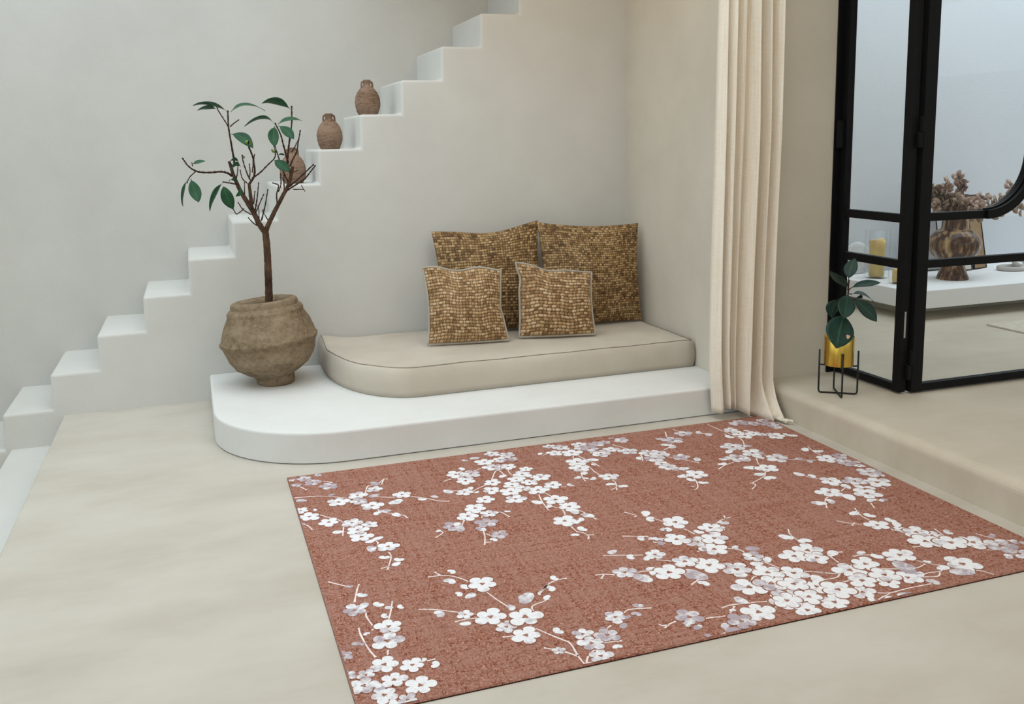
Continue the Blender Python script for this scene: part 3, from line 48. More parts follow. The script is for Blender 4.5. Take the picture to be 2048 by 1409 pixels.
# ---------------------------------------------------------------- materials
class NT:
    def __init__(s, name):
        s.m = bpy.data.materials.new(name); s.m.use_nodes = True
        s.t = s.m.node_tree; s.b = s.t.nodes['Principled BSDF']
    def n(s, typ, **kw):
        nd = s.t.nodes.new('ShaderNode' + typ)
        for k, v in kw.items():
            if k.startswith('i_'):
                nd.inputs[int(k[2:]) if k[2:].isdigit() else k[2:].replace('_', ' ')].default_value = v
            else: setattr(nd, k, v)
        return nd
    def l(s, a, b): s.t.links.new(a, b)
    def tex(s, out='Object', scale=(1, 1, 1)):
        tc = s.n('TexCoord'); mp = s.n('Mapping'); mp.inputs['Scale'].default_value = scale
        s.l(tc.outputs[out], mp.inputs[0]); return mp.outputs[0]
    def noise(s, vec, scale, detail=4, rough=0.55):
        nd = s.n('TexNoise'); nd.inputs['Scale'].default_value = scale
        nd.inputs['Detail'].default_value = detail; nd.inputs['Roughness'].default_value = rough
        s.l(vec, nd.inputs['Vector']); return nd.outputs[0]
    def ramp(s, fac, stops):
        nd = s.n('ValToRGB'); cr = nd.color_ramp
        while len(cr.elements) < len(stops): cr.elements.new(0.5)
        for e, (p, c) in zip(cr.elements, stops): e.position = p; e.color = (*c, 1)
        s.l(fac, nd.inputs[0]); return nd.outputs[0]
    def mix(s, fac, a, b, mode='MIX'):
        nd = s.n('Mix', data_type='RGBA', blend_type=mode)
        for sock, v in ((nd.inputs[0], fac), (nd.inputs[6], a), (nd.inputs[7], b)):
            if isinstance(v, (int, float)): sock.default_value = v
            elif isinstance(v, tuple): sock.default_value = (*v, 1)
            else: s.l(v, sock)
        return nd.outputs[2]
    def math(s, op, a, b=0.0, c=None):
        nd = s.n('Math', operation=op)
        for sock, v in zip(nd.inputs, (a, b, c)):
            if v is None: continue
            if isinstance(v, (int, float)): sock.default_value = v
            else: s.l(v, sock)
        return nd.outputs[0]
    def bump(s, h, strength, dist):
        nd = s.n('Bump'); nd.inputs['Strength'].default_value = strength; nd.inputs['Distance'].default_value = dist
        s.l(h, nd.inputs['Height']); s.l(nd.outputs[0], s.b.inputs['Normal'])
    def fin(s, col=None, rough=0.8, metal=0.0, spec=0.3):
        if col is not None:
            if isinstance(col, tuple): s.b.inputs['Base Color'].default_value = (*col, 1)
            else: s.l(col, s.b.inputs['Base Color'])
        s.b.inputs['Roughness'].default_value = rough
        s.b.inputs['Metallic'].default_value = metal
        s.b.inputs['Specular IOR Level'].default_value = spec
        return s.m

def mat_plaster(name, c0, c1, scale=2.2, rough=0.85, bump=0.25):
    k = NT(name); v = k.tex()
    a = k.noise(v, scale, 5, 0.6); f = k.noise(v, 55, 3, 0.6)
    col = k.ramp(a, [(0.3, c0), (0.7, c1)])
    h = k.math('ADD', k.math('MULTIPLY', a, 2.0), k.math('MULTIPLY', f, 0.35))
    k.bump(h, bump, 0.01)
    return k.fin(col, rough, spec=0.2)

def mat_floor(name, c0, c1, c2):
    k = NT(name); v = k.tex()
    vs = k.tex(scale=(0.8, 1.7, 1))
    a = k.noise(vs, 1.9, 6, 0.62); b = k.noise(v, 7, 4, 0.6); f = k.noise(v, 90, 2, 0.5)
    col = k.ramp(a, [(0.30, c0), (0.52, c1), (0.75, c2)])
    col = k.mix(k.math('MULTIPLY', k.math('SUBTRACT', b, 0.45), 0.5), col, c0)
    k.bump(k.math('ADD', b, k.math('MULTIPLY', f, 0.3)), 0.12, 0.006)
    return k.fin(col, 0.62, spec=0.25)

M = {}
M['wall'] = mat_plaster('wall limewash plaster', (0.54, 0.53, 0.50), (0.59, 0.58, 0.55))
M['stair'] = mat_plaster('stair limewash plaster', (0.58, 0.57, 0.54), (0.63, 0.62, 0.59))
M['pier'] = mat_plaster('sand plaster', (0.58, 0.535, 0.455), (0.65, 0.605, 0.52))
M['white'] = mat_plaster('white plaster', (0.68, 0.675, 0.655), (0.73, 0.73, 0.715), 3.0)
M['slab'] = mat_plaster('smooth white slab plaster', (0.84, 0.84, 0.85), (0.88, 0.88, 0.89), 3.0)
M['farwall'] = mat_plaster('bright white plaster', (0.68, 0.71, 0.76), (0.71, 0.74, 0.79), 1.5)
M['ceil'] = mat_plaster('warm bounce ceiling plaster', (0.58, 0.43, 0.25), (0.63, 0.48, 0.29))  # colour of the unseen ceiling, picked to bounce warm light
M['floor'] = mat_floor('sand microcement floor', (0.46, 0.415, 0.35), (0.525, 0.485, 0.425), (0.57, 0.535, 0.475))
M['floor2'] = mat_floor('tan microcement floor', (0.50, 0.435, 0.34), (0.56, 0.495, 0.40), (0.62, 0.56, 0.465))

def simple(name, col, rough=0.5, metal=0.0, spec=0.4, nb=0, nd=0.002):
    k = NT(name); v = k.tex()
    a = k.noise(v, 18, 3)
    c = k.ramp(a, [(0.3, tuple(x * 0.88 for x in col)), (0.7, tuple(min(1, x * 1.1) for x in col))])
    if nb: k.bump(k.noise(v, nb, 3), 0.4, nd)
    return k.fin(c, rough, metal, spec)
M['black'] = simple('black powder coated steel', (0.005, 0.005, 0.006), 0.5, 0, 0.15)
M['wire'] = simple('black wire', (0.006, 0.006, 0.008), 0.45)
M['steel'] = simple('brushed steel', (0.55, 0.56, 0.56), 0.35, 1.0)
M['soil'] = simple('dark soil', (0.018, 0.013, 0.010), 0.95, 0, 0.1, 60, 0.02)
M['piping'] = simple('greige cord piping', (0.42, 0.38, 0.32), 0.9, 0, 0.1, 300)
M['thread'] = simple('dark seam thread', (0.27, 0.225, 0.175), 0.9, 0, 0.1)
M['wax'] = simple('yellow candle wax', (0.70, 0.53, 0.22), 0.5, 0, 0.4)
M['wax'].node_tree.nodes['Principled BSDF'].inputs['Subsurface Weight'].default_value = 0.2
M['wick'] = simple('burnt wick', (0.03, 0.025, 0.02), 0.9)
M['stone'] = simple('pale carved stone', (0.50, 0.47, 0.44), 0.7, 0, 0.3, 60, 0.004)
M['disc'] = simple('chalk white ceramic', (0.64, 0.65, 0.66), 0.8, 0, 0.2)
M['craft'] = simple('brown kraft board', (0.36, 0.23, 0.125), 0.85, 0, 0.2)
M['greyprint'] = simple('grey print board', (0.36, 0.34, 0.34), 0.85, 0, 0.2)
M['paper'] = simple('off white paper', (0.72, 0.68, 0.62), 0.9, 0, 0.2)
M['mat'] = simple('flat woven cream mat', (0.62, 0.56, 0.47), 0.95, 0, 0.1, 200)

def mat_glass(name, tint, rough=0.0, fac_scale=1.0):
    k = NT(name); t = k.t
    tr = k.n('BsdfTransparent'); gl = k.n('BsdfGlossy'); mx = k.n('MixShader'); fr = k.n('LayerWeight')
    tr.inputs[0].default_value = (*tint, 1); gl.inputs['Roughness'].default_value = rough
    f = k.math('MULTIPLY_ADD', k.math('POWER', fr.outputs['Facing'], 5.0), 0.45 * fac_scale, 0.022 * fac_scale)
    k.l(f, mx.inputs[0]); k.l(tr.outputs[0], mx.inputs[1]); k.l(gl.outputs[0], mx.inputs[2])
    k.l(mx.outputs[0], t.nodes['Material Output'].inputs[0]); t.nodes.remove(k.b)
    return k.m
M['glass'] = mat_glass('clear door glass', (0.965, 0.98, 0.985))
M['thinglass'] = mat_glass('thin clear glass', (0.975, 0.978, 0.975), 0.0, 1.0)

def mat_rug():
    k = NT('rust heathered weave'); v = k.tex()
    hx = k.noise(k.tex(scale=(55, 420, 1)), 1.0, 3, 0.7)
    hy = k.noise(k.tex(scale=(420, 55, 1)), 1.0, 3, 0.7)
    sl = k.noise(k.tex(scale=(3, 60, 1)), 1.0, 3, 0.6)
    sl2 = k.noise(k.tex(scale=(60, 3, 1)), 1.0, 3, 0.6)
    sp = k.noise(v, 170, 2, 0.7)
    f = k.math('ADD', k.math('MULTIPLY', hx, 0.32), k.math('MULTIPLY', hy, 0.32))
    f = k.math('ADD', f, k.math('MULTIPLY', sp, 0.36))
    c = k.ramp(f, [(0.42, (0.095, 0.030, 0.019)), (0.48, (0.265, 0.090, 0.054)), (0.53, (0.37, 0.165, 0.120)), (0.595, (0.54, 0.35, 0.29))])
    s2 = k.math('MULTIPLY', k.math('SUBTRACT', k.math('ADD', sl, sl2), 0.84), 2.0)
    s2.node.use_clamp = True
    c = k.mix(s2, c, (0.37, 0.20, 0.16))
    k.bump(f, 0.5, 0.002)
    return k.fin(c, 0.95, spec=0.1)
M['rug'] = mat_rug()
M['rugedge'] = simple('dark rug binding', (0.05, 0.02, 0.015), 0.95, 0, 0.05)

def mat_blossom():
    k = NT('printed blossom'); v = k.tex()
    at = k.n('Attribute', attribute_name='tint')
    n1 = k.noise(v, 42, 4, 0.65); w = k.noise(v, 260, 2, 0.6)
    f = k.math('ADD', k.math('SUBTRACT', k.math('MULTIPLY', n1, 3.4), 1.95), at.outputs['Fac'])
    f.node.use_clamp = True
    c = k.mix(f, (0.80, 0.80, 0.83), (0.42, 0.35, 0.39))
    c = k.mix(k.math('MULTIPLY', k.math('GREATER_THAN', w, 0.60), 0.22), c, (0.35, 0.16, 0.13))
    return k.fin(c, 0.95, spec=0.1)
M['blossom'] = mat_blossom()
M['stemprint'] = simple('printed pale stem', (0.80, 0.70, 0.68), 0.95, 0, 0.1)

def mat_cloth(name, c0, c1, fine=900, str_=0.5, dist=0.0012, crinkle=None):
    k = NT(name); v = k.tex()
    a = k.noise(v, 4, 4); f = k.noise(v, fine, 2, 0.6)
    c = k.ramp(k.math('ADD', k.math('MULTIPLY', a, 0.6), k.math('MULTIPLY', f, 0.4)), [(0.35, c0), (0.65, c1)])
    h = f
    if crinkle:
        h = k.math('ADD', k.math('MULTIPLY', k.noise(k.tex(scale=crinkle), 1.0, 3, 0.6), 1.0), k.math('MULTIPLY', f, 0.3))
    k.bump(h, str_, dist)
    k.b.inputs['Sheen Weight'].default_value = 0.15
    return k.fin(c, 0.95, spec=0.1)
M['linen'] = mat_cloth('greige linen', (0.50, 0.44, 0.365), (0.60, 0.54, 0.46))
def mat_curtain():
    k = NT('cream muslin'); v = k.tex()
    lines = k.noise(k.tex(scale=(160, 160, 3)), 1.0, 2, 0.6)
    cross = k.noise(k.tex(scale=(30, 30, 220)), 1.0, 2, 0.5)
    h = k.math('ADD', lines, k.math('MULTIPLY', cross, 0.5))
    c = k.ramp(h, [(0.50, (0.83, 0.73, 0.59)), (0.85, (0.92, 0.85, 0.74))])
    k.bump(h, 0.35, 0.003)
    k.b.inputs['Sheen Weight'].default_value = 0.1
    m = k.fin(c, 0.95, spec=0.05)
    t = k.t; tl = k.n('BsdfTranslucent'); mx = k.n('MixShader'); mx.inputs[0].default_value = 0.12
    k.l(c, tl.inputs[0]); out = t.nodes['Material Output']
    k.l(k.b.outputs[0], mx.inputs[1]); k.l(tl.outputs[0], mx.inputs[2]); k.l(mx.outputs[0], out.inputs[0])
    return m
M['curtain'] = mat_curtain()

def mat_weave(name, cols):
    k = NT(name)
    st_ = k.n('Attribute', attribute_name='strand'); gp = k.n('Attribute', attribute_name='gap_shade')
    tc = k.n('TexCoord'); mp = k.n('Mapping'); mp.inputs['Scale'].default_value = (5, 5, 5); k.l(tc.outputs['UV'], mp.inputs[0])
    big = k.noise(mp.outputs[0], 1.0, 4, 0.65)
    obj = k.noise(k.tex(), 150, 4, 0.7)
    f = k.math('ADD', k.math('MULTIPLY', st_.outputs['Fac'], 0.40), k.math('MULTIPLY', big, 0.34))
    f = k.math('ADD', f, k.math('MULTIPLY', obj, 0.30))
    c = k.ramp(f, cols)
    c = k.mix(k.math('MULTIPLY', gp.outputs['Fac'], 0.95), c, (0.035, 0.019, 0.009))  # shade between the strands is painted in as near-black
    k.bump(obj, 0.5, 0.003)
    return k.fin(c, 0.6, spec=0.25)

def mat_leaf(name, c0, c1, rib, rough=0.46):
    k = NT(name)
    tc = k.n('TexCoord'); sp = k.n('SeparateXYZ'); k.l(tc.outputs['UV'], sp.inputs[0])
    d = k.math('ABSOLUTE', k.math('SUBTRACT', sp.outputs[0], 0.5))
    mid = k.n('MapRange'); mid.inputs[1].default_value = 0.015; mid.inputs[2].default_value = 0.04; k.l(d, mid.inputs[0])
    vein = k.n('TexWave', wave_type='BANDS', bands_direction='Y'); vein.inputs['Scale'].default_value = 6.5
    vein.inputs['Distortion'].default_value = 1.0
    cb = k.n('CombineXYZ'); k.l(sp.outputs[0], cb.inputs[0]); k.l(k.math('SUBTRACT', sp.outputs[1], k.math('MULTIPLY', d, 0.5)), cb.inputs[1])
    k.l(cb.outputs[0], vein.inputs['Vector'])
    n1 = k.noise(k.tex(), 25, 3)
    c = k.ramp(n1, [(0.3, c0), (0.7, c1)])
    c = k.mix(k.math('MULTIPLY', vein.outputs['Fac'], 0.12), c, rib)
    c = k.mix(mid.outputs[0], rib, c)
    k.bump(vein.outputs['Fac'], 0.15, 0.003)
    return k.fin(c, rough, spec=0.28)
M['leaf'] = mat_leaf('deep green leaf', (0.010, 0.055, 0.026), (0.018, 0.085, 0.036), (0.045, 0.13, 0.04))
M['leafyoung'] = mat_leaf('young lime leaf', (0.12, 0.22, 0.03), (0.17, 0.28, 0.05), (0.2, 0.3, 0.08))
M['leafrubber'] = mat_leaf('blackish green rubber leaf', (0.008, 0.030, 0.024), (0.013, 0.042, 0.030), (0.035, 0.085, 0.045), 0.42)
M['leafdry'] = simple('dried leaf brown', (0.55, 0.36, 0.22), 0.8)

def mat_bark(name, c0, c1):
    k = NT(name); v = k.tex(scale=(1, 1, 0.35))
    a = k.noise(v, 90, 5, 0.7); b = k.noise(k.tex(), 14, 3)
    c = k.ramp(k.math('ADD', k.math('MULTIPLY', a, .6), k.math('MULTIPLY', b, .4)), [(0.36, c0), (0.66, c1)])
    k.bump(a, 0.7, 0.004)
    return k.fin(c, 0.85, spec=0.2)
M['bark'] = mat_bark('brown bark', (0.030, 0.015, 0.010), (0.13, 0.075, 0.045))
M['twig'] = mat_bark('dark twig bark', (0.022, 0.010, 0.009), (0.075, 0.035, 0.025))

def mat_clay(name, c0, c1, c2, sc=30, zs=1.0, bump=0.9, dist=0.008):
    k = NT(name); v = k.tex(scale=(1, 1, zs))
    a = k.noise(v, sc, 6, 0.68); b = k.noise(k.tex(scale=(1, 1, 2.5)), 6, 3, 0.5); f = k.noise(v, sc * 5, 3, 0.7)
    q = k.math('ADD', k.math('MULTIPLY', a, 0.45), k.math('ADD', k.math('MULTIPLY', b, 0.3), k.math('MULTIPLY', f, 0.25)))
    c = k.ramp(q, [(0.36, c0), (0.5, c1), (0.66, c2)])
    k.bump(k.math('ADD', a, k.math('MULTIPLY', f, 0.3)), bump, dist)
    return k.fin(c, 0.95, spec=0.1)
M['pot'] = mat_clay('weathered papier mache', (0.135, 0.092, 0.055), (0.29, 0.215, 0.14), (0.42, 0.325, 0.225), 42, 1.0, 1.0, 0.012)
M['jar'] = mat_clay('carved terracotta clay', (0.13, 0.075, 0.05), (0.34, 0.225, 0.158), (0.43, 0.30, 0.22), 34, 3.2, 1.0, 0.012)

def mat_brass():
    k = NT('brushed brass'); tc = k.n('TexCoord'); mp = k.n('Mapping'); mp.inputs['Scale'].default_value = (120, 120, 2)
    k.l(tc.outputs['Object'], mp.inputs[0]); a = k.noise(mp.outputs[0], 1.0, 2)
    c = k.ramp(a, [(0.3, (0.62, 0.38, 0.06)), (0.7, (0.78, 0.53, 0.12))])
    k.bump(a, 0.12, 0.001)
    return k.fin(c, 0.24, 1.0, 0.5)
M['brass'] = mat_brass()

def mat_tortoise():
    k = NT('tortoiseshell amber glass'); v = k.tex(scale=(1, 1, 0.13))
    a = k.noise(v, 30, 3, 0.55); z = k.n('SeparateXYZ'); k.l(k.tex('Generated'), z.inputs[0])
    c = k.ramp(a, [(0.40, (0.075, 0.035, 0.026)), (0.50, (0.15, 0.08, 0.055)), (0.57, (0.38, 0.225, 0.11)), (0.68, (0.60, 0.43, 0.25))])
    k.b.inputs['Transmission Weight'].default_value = 0.25
    k.b.inputs['IOR'].default_value = 1.3
    return k.fin(c, 0.08, 0, 0.6)
M['tortoise'] = mat_tortoise()
M['eucal'] = simple('dried eucalyptus leaf', (0.33, 0.235, 0.165), 0.75)
M['eucal2'] = simple('dusty rose dried leaf', (0.44, 0.31, 0.255), 0.75)
M['euctwig'] = simple('dry twig', (0.10, 0.055, 0.035), 0.85)

# ---------------------------------------------------------------- mesh helpers
def props(o, label=None, cat=None, group=None, kind=None):
    if label: o['label'] = label
    if cat: o['category'] = cat
    if group: o['group'] = group
    if kind: o['kind'] = kind
    return o

def link(name, me, mats, parent=None, smooth=True):
    if isinstance(mats, str): mats = [mats]
    for m in mats: me.materials.append(M[m])
    if smooth:
        for p in me.polygons: p.use_smooth = True
    o = bpy.data.objects.new(name, me); COL.objects.link(o)
    if parent is not None:
        o.parent = parent
        o.matrix_parent_inverse = Matrix.Translation(-Vector(parent.location))
    return o

def from_bm(name, bm, mats, parent=None, smooth=False):
    me = bpy.data.meshes.new(name); bm.normal_update(); bm.to_mesh(me); bm.free()
    return link(name, me, mats, parent, smooth)

def from_py(name, vs, fs, mats, parent=None, smooth=True, uv=None):
    me = bpy.data.meshes.new(name)
    me.from_pydata([tuple(map(float, v)) for v in vs], [], [tuple(map(int, f)) for f in fs]); me.update()
    if uv is not None:
        lay = me.uv_layers.new(name='UVMap')
        idx = np.zeros(len(me.loops), dtype=np.int32); me.loops.foreach_get('vertex_index', idx)
        lay.data.foreach_set('uv', np.asarray(uv, dtype=np.float32)[idx].ravel())
    return link(name, me, mats, parent, smooth)

def empty(name, loc):
    o = bpy.data.objects.new(name, None); o.location = loc; o.empty_display_size = 0.1
    COL.objects.link(o); bpy.context.view_layer.update(); return o

def bm_box(bm, a, b):
    x0, y0, z0 = a; x1, y1, z1 = b
    vs = [bm.verts.new(p) for p in ((x0, y0, z0), (x1, y0, z0), (x1, y1, z0), (x0, y1, z0), (x0, y0, z1), (x1, y0, z1), (x1, y1, z1), (x0, y1, z1))]
    for f in ((0, 3, 2, 1), (4, 5, 6, 7), (0, 1, 5, 4), (1, 2, 6, 5), (2, 3, 7, 6), (3, 0, 4, 7)): bm.faces.new([vs[i] for i in f])

def bev(bm, w, seg=2, edges=None):
    bmesh.ops.bevel(bm, geom=edges or list(bm.edges), offset=w, segments=seg, profile=0.5, affect='EDGES', clamp_overlap=True)

def box(name, a, b, m, parent=None, w=0.0, seg=2):
    bm = bmesh.new(); bm_box(bm, a, b)
    if w: bev(bm, w, seg)
    return from_bm(name, bm, m, parent, smooth=False)

def prism_bm(pts, axis, t0, t1):
    """closed outline extruded; axis 'z' pts=(x,y), axis 'y' pts=(x,z)"""
    bm = bmesh.new()
    mk = (lambda p, t: (p[0], p[1], t)) if axis == 'z' else (lambda p, t: (p[0], t, p[1]))
    A = [bm.verts.new(mk(p, t0)) for p in pts]; B = [bm.verts.new(mk(p, t1)) for p in pts]
    n = len(pts)
    bm.faces.new(A); bm.faces.new(B[::-1])
    for i in range(n): bm.faces.new((A[i], B[i], B[(i + 1) % n], A[(i + 1) % n]))
    bmesh.ops.recalc_face_normals(bm, faces=list(bm.faces))
    return bm

def spline(pts, k=6):
    P = [np.array(p, float) for p in pts]
    if len(P) == 2: return [P[0] + (P[1] - P[0]) * t for t in np.linspace(0, 1, 4)]
    P = [2 * P[0] - P[1]] + P + [2 * P[-1] - P[-2]]
    out = []
    for i in range(1, len(P) - 2):
        a, b, c, d = P[i - 1:i + 3]
        for j in range(k):
            t = j / k
            out.append(0.5 * (2 * b + (c - a) * t + (2 * a - 5 * b + 4 * c - d) * t * t + (3 * b - a - 3 * c + d) * t ** 3))
    out.append(P[-2]); return out

def tube_data(pts, rad, seg=8, wob=0.0, closed=False):
    P = [np.array(p, float) for p in pts]; n = len(P)
    rad = [rad] * n if np.isscalar(rad) else list(rad)
    vs, fs = [], []
    up = np.array([0, 0, 1.0]); prev = None
    for i in range(n):
        t = (P[(i + 1) % n] - P[i - 1]) if (closed or 0 < i < n - 1) else (P[1] - P[0] if i == 0 else P[-1] - P[-2])
        t = t / (np.linalg.norm(t) + 1e-9)
        if prev is None:
            a = np.cross(t, up)
            if np.linalg.norm(a) < 1e-3: a = np.cross(t, [1, 0, 0])
        else: a = prev - t * np.dot(prev, t)
        a = a / np.linalg.norm(a); prev = a; b = np.cross(t, a)
        for j in range(seg):
            th = 2 * PI * j / seg; r = rad[i] * (1 + wob * (R.random() - .5))
            vs.append(P[i] + r * (math.cos(th) * a + math.sin(th) * b))
    m = n if closed else n - 1
    for i in range(m):
        for j in range(seg):
            i2 = (i + 1) % n
            fs.append((i * seg + j, i * seg + (j + 1) % seg, i2 * seg + (j + 1) % seg, i2 * seg + j))
    if not closed:
        fs.append(tuple(range(seg))[::-1]); fs.append(tuple((n - 1) * seg + j for j in range(seg)))
    return vs, fs

def merge(parts):
    V, F = [], []
    for vs, fs in parts:
        o = len(V); V += list(vs); F += [tuple(i + o for i in f) for f in fs]
    return V, F

def lathe(profile, seg=48, closed_bottom=True):
    vs, fs = [], []
    for r, z in profile:
        for j in range(seg):
            th = 2 * PI * j / seg; vs.append((r * math.cos(th), r * math.sin(th), z))
    for i in range(len(profile) - 1):
        for j in range(seg):
            a = i * seg + j; b = i * seg + (j + 1) % seg
            fs.append((a, b, b + seg, a + seg))
    return vs, fs

def leaf_mesh(rec, fold=0.18, n=18, wmax=0.42):
    b, m, t, ax = [np.array(q, float) for q in rec[:4]]
    c = 2 * m - (b + t) / 2
    L = t - b; nrm = np.cross(ax, L); nrm /= np.linalg.norm(nrm)
    if nrm[2] < 0: nrm = -nrm
    hw = np.linalg.norm(ax)
    vs, fs, uv = [], [], []
    cols = 6
    for i in range(n + 1):
        s = i / n
        p = (1 - s) ** 2 * b + 2 * s * (1 - s) * c + s * s * t
        q_ = (s - 0.09) / 0.91
        w = math.sin(PI * q_ ** 0.95) ** 0.74 if 0 < q_ < 1 else 0.0
        w = max(w, 0.045) if s < 0.9 else max(w * (1 - (s - 0.9) * 3.5), 0.012)
        for j in range(cols + 1):
            q = j / cols * 2 - 1
            vs.append(p + ax * q * w + nrm * (abs(q) ** 1.4) * fold * hw * w + nrm * 0.05 * hw * math.sin(s * 9 + q))
            uv.append((j / cols, s))
    for i in range(n):
        for j in range(cols):
            a = i * (cols + 1) + j; fs.append((a, a + 1, a + cols + 2, a + cols + 1))
    return vs, fs, uv

def add_leaf(rec, m, parent, label=None, fold=0.18):
    vs, fs, uv = leaf_mesh(rec, fold)
    o = from_py('leaf', vs, fs, m, parent, True, uv)
    sd = o.modifiers.new('thick', 'SOLIDIFY'); sd.thickness = 0.0009; sd.offset = 0
    if label: o['label'] = label
    return o

# ---------------------------------------------------------------- setting
RISE, RUN, Z0, WST = 0.18605, 0.235, -0.15335, 0.586
XR = 3.73                                        # right wall plane
YP = -1.25                                       # pier front plane
HL = 0.15                                        # height of the raised floor
XL = 3.869
def struct(o, label, cat): return props(o, label, cat, kind='structure')

# main floor slab, with a softened left edge
bm = bmesh.new(); bm_box(bm, (0.518, -8.2, -0.5), (XL, 0.0, 0.0))
bev(bm, 0.010, 3, [e for e in bm.edges if all(abs(v.co.x - 0.518) < 1e-4 and abs(v.co.z) < 1e-4 for v in e.verts)])
struct(from_bm('floor', bm, 'floor'), 'sand coloured microcement floor under the rug and bench', 'floor')
bm = bmesh.new(); bm_box(bm, (0.26, -8.2, -0.5), (0.517, 0.0, Z0)); bev(bm, 0.008, 2, [e for e in bm.edges if all(abs(v.co.x - 0.26) < 1e-4 and abs(v.co.z - Z0) < 1e-4 for v in e.verts)])
struct(from_bm('trim_1', bm, 'stair'), 'white plastered step running down beside the floor edge at far left', 'step')
struct(box('floor_lower', (-2.6, -8.2, -0.6), (0.26, 0.586, Z0 - RISE), 'floor2'), 'lower sand floor at the foot of the stairs', 'floor')

# raised floor with a rounded plaster nosing
prof = [(XL, -0.5), (9.2, -0.5), (9.2, HL), (XL + 0.045, HL)]
for i in range(1, 7):
    a = PI / 2 + (PI / 2) * i / 6
    prof.append((XL + 0.045 + 0.043 * math.cos(a), HL - 0.04 + 0.04 * math.sin(a)))
prof += [(XL + 0.0, 0.012)]
bm = prism_bm(prof, 'y', -8.2, YP)
struct(from_bm('floor_upper', bm, 'floor2'), 'raised tan microcement floor with a rounded step edge', 'floor')
struct(box('floor_back', (4.27, YP, -0.5), (9.2, 0.47, HL), 'floor2'), 'tan floor of the room behind the glass door', 'floor')

# stepped staircase wall
pts = [(-0.235 * 2, Z0 - RISE - 0.3)]
pts.append((-0.235 * 2, Z0 - RISE * 1))
for i in range(-1, 17):
    x0 = RUN * i; z = Z0 + RISE * i
    if i > -1: pts.append((x0, z))
    x1 = min(RUN * (i + 1), XR) if i < 16 else XR
    pts.append((x1, z))
    if x1 >= XR: break
pts.append((XR, Z0 - RISE - 0.3))
# clean duplicates
q = [pts[0]]
for p in pts[1:]:
    if abs(p[0] - q[-1][0]) + abs(p[1] - q[-1][1]) > 1e-4: q.append(p)
bm = prism_bm(q, 'y', 0.0, WST)
bmesh.ops.remove_doubles(bm, verts=list(bm.verts), dist=1e-4)
es = [e for e in bm.edges if abs(e.verts[0].co.y - e.verts[1].co.y) > 0.3 and -0.3 < e.verts[0].co.x < XR - 0.01 and e.verts[0].co.z > Z0 - RISE - 0.2]
es += [e for e in bm.edges if abs(e.verts[0].co.y) < 1e-4 and abs(e.verts[1].co.y) < 1e-4 and min(v.co.x for v in e.verts) > -0.4 and max(v.co.x for v in e.verts) < XR - 0.001]
bev(bm, 0.017, 4, es)
st = from_bm('staircase', bm, 'stair', None, True)
me = st.data
me.set_sharp_from_angle(angle=0.9) if hasattr(me, 'set_sharp_from_angle') else None
props(st, 'white plastered stepped staircase climbing to the right along the back wall', 'stairs', kind='structure')

struct(box('wall_back', (-2.6, WST, -0.6), (4.27, WST + 0.15, 3.4), 'wall'), 'pale limewashed wall rising behind the stairs', 'wall')
bm = bmesh.new(); bm_box(bm, (XR, YP, -0.5), (4.27, WST, 3.4))
bev(bm, 0.014, 3, [e for e in bm.edges if abs(e.verts[0].co.z - e.verts[1].co.z) > 1 and e.verts[0].co.y < -1])
struct(from_bm('wall_right', bm, 'pier'), 'sand plastered wall pier at the right end of the bench, behind the curtain', 'wall')
struct(box('wall_far', (4.27, 0.47, 0.0), (9.2, 0.62, 3.4), 'farwall'), 'bright white wall of the room behind the glass door', 'wall')
struct(box('unseen_wall_left', (-2.75, -8.2, -0.6), (-2.6, WST, 1.0), 'wall'), 'limewashed left wall outside the picture, added to shape the light', 'wall')  # unseen low wall, added to shape the side light
struct(box('unseen_wall_front', (-2.6, -8.35, -0.6), (9.2, -8.2, 2.2), 'wall'), 'limewashed wall added behind the viewer to shape the light', 'wall')  # unseen wall, added to shape the light from behind
struct(box('unseen_wall_side', (9.2, -8.2, -0.5), (9.35, 0.62, 2.0), 'farwall'), 'white right wall outside the picture, kept low to let in light', 'wall')  # unseen wall, height cut so more sky light comes in
cl = bmesh.new(); bm_box(cl, (CEIL_X, -1.2, 2.79), (4.27, 0.586, 2.95)); bm_box(cl, (3.75, CEIL_Y, 2.79), (9.2, YP, 2.95)); bm_box(cl, (-2.6, CEIL_F, 2.79), (9.2, CEIL_Y, 2.95)); bm_box(cl, (-2.6, CEIL_Y, 2.79), (CEIL_L, 0.586, 2.95))  # ceiling pieces and openings shaped for how the daylight falls
struct(from_bm('ceiling', cl, 'ceil'), 'unseen warm ceiling pieces, shaped to steer the daylight onto the seating corner', 'ceiling')

# unseen housings added for the two warm fill lights
struct(box('fill_housing', (2.43, -1.09, 2.770), (3.57, -0.35, 2.789), 'farwall'), 'unseen housing added for the flat lamp above the bench, outside the picture', 'fill_light')
fx = bmesh.new(); bm_box(fx, (-0.62, -0.27, 0.006), (0.62, 0.27, 0.03))
bmesh.ops.transform(fx, verts=list(fx.verts), matrix=Matrix.Translation((3.0, -3.75, 2.765)) @ Matrix.Rotation(math.radians(-8), 4, 'Z') @ Matrix.Rotation(math.radians(38), 4, 'X'))
struct(from_bm('front_fill_housing', fx, 'farwall'), 'unseen housing added for the tilted lamp in front of the seating corner, outside the picture', 'fill_light')

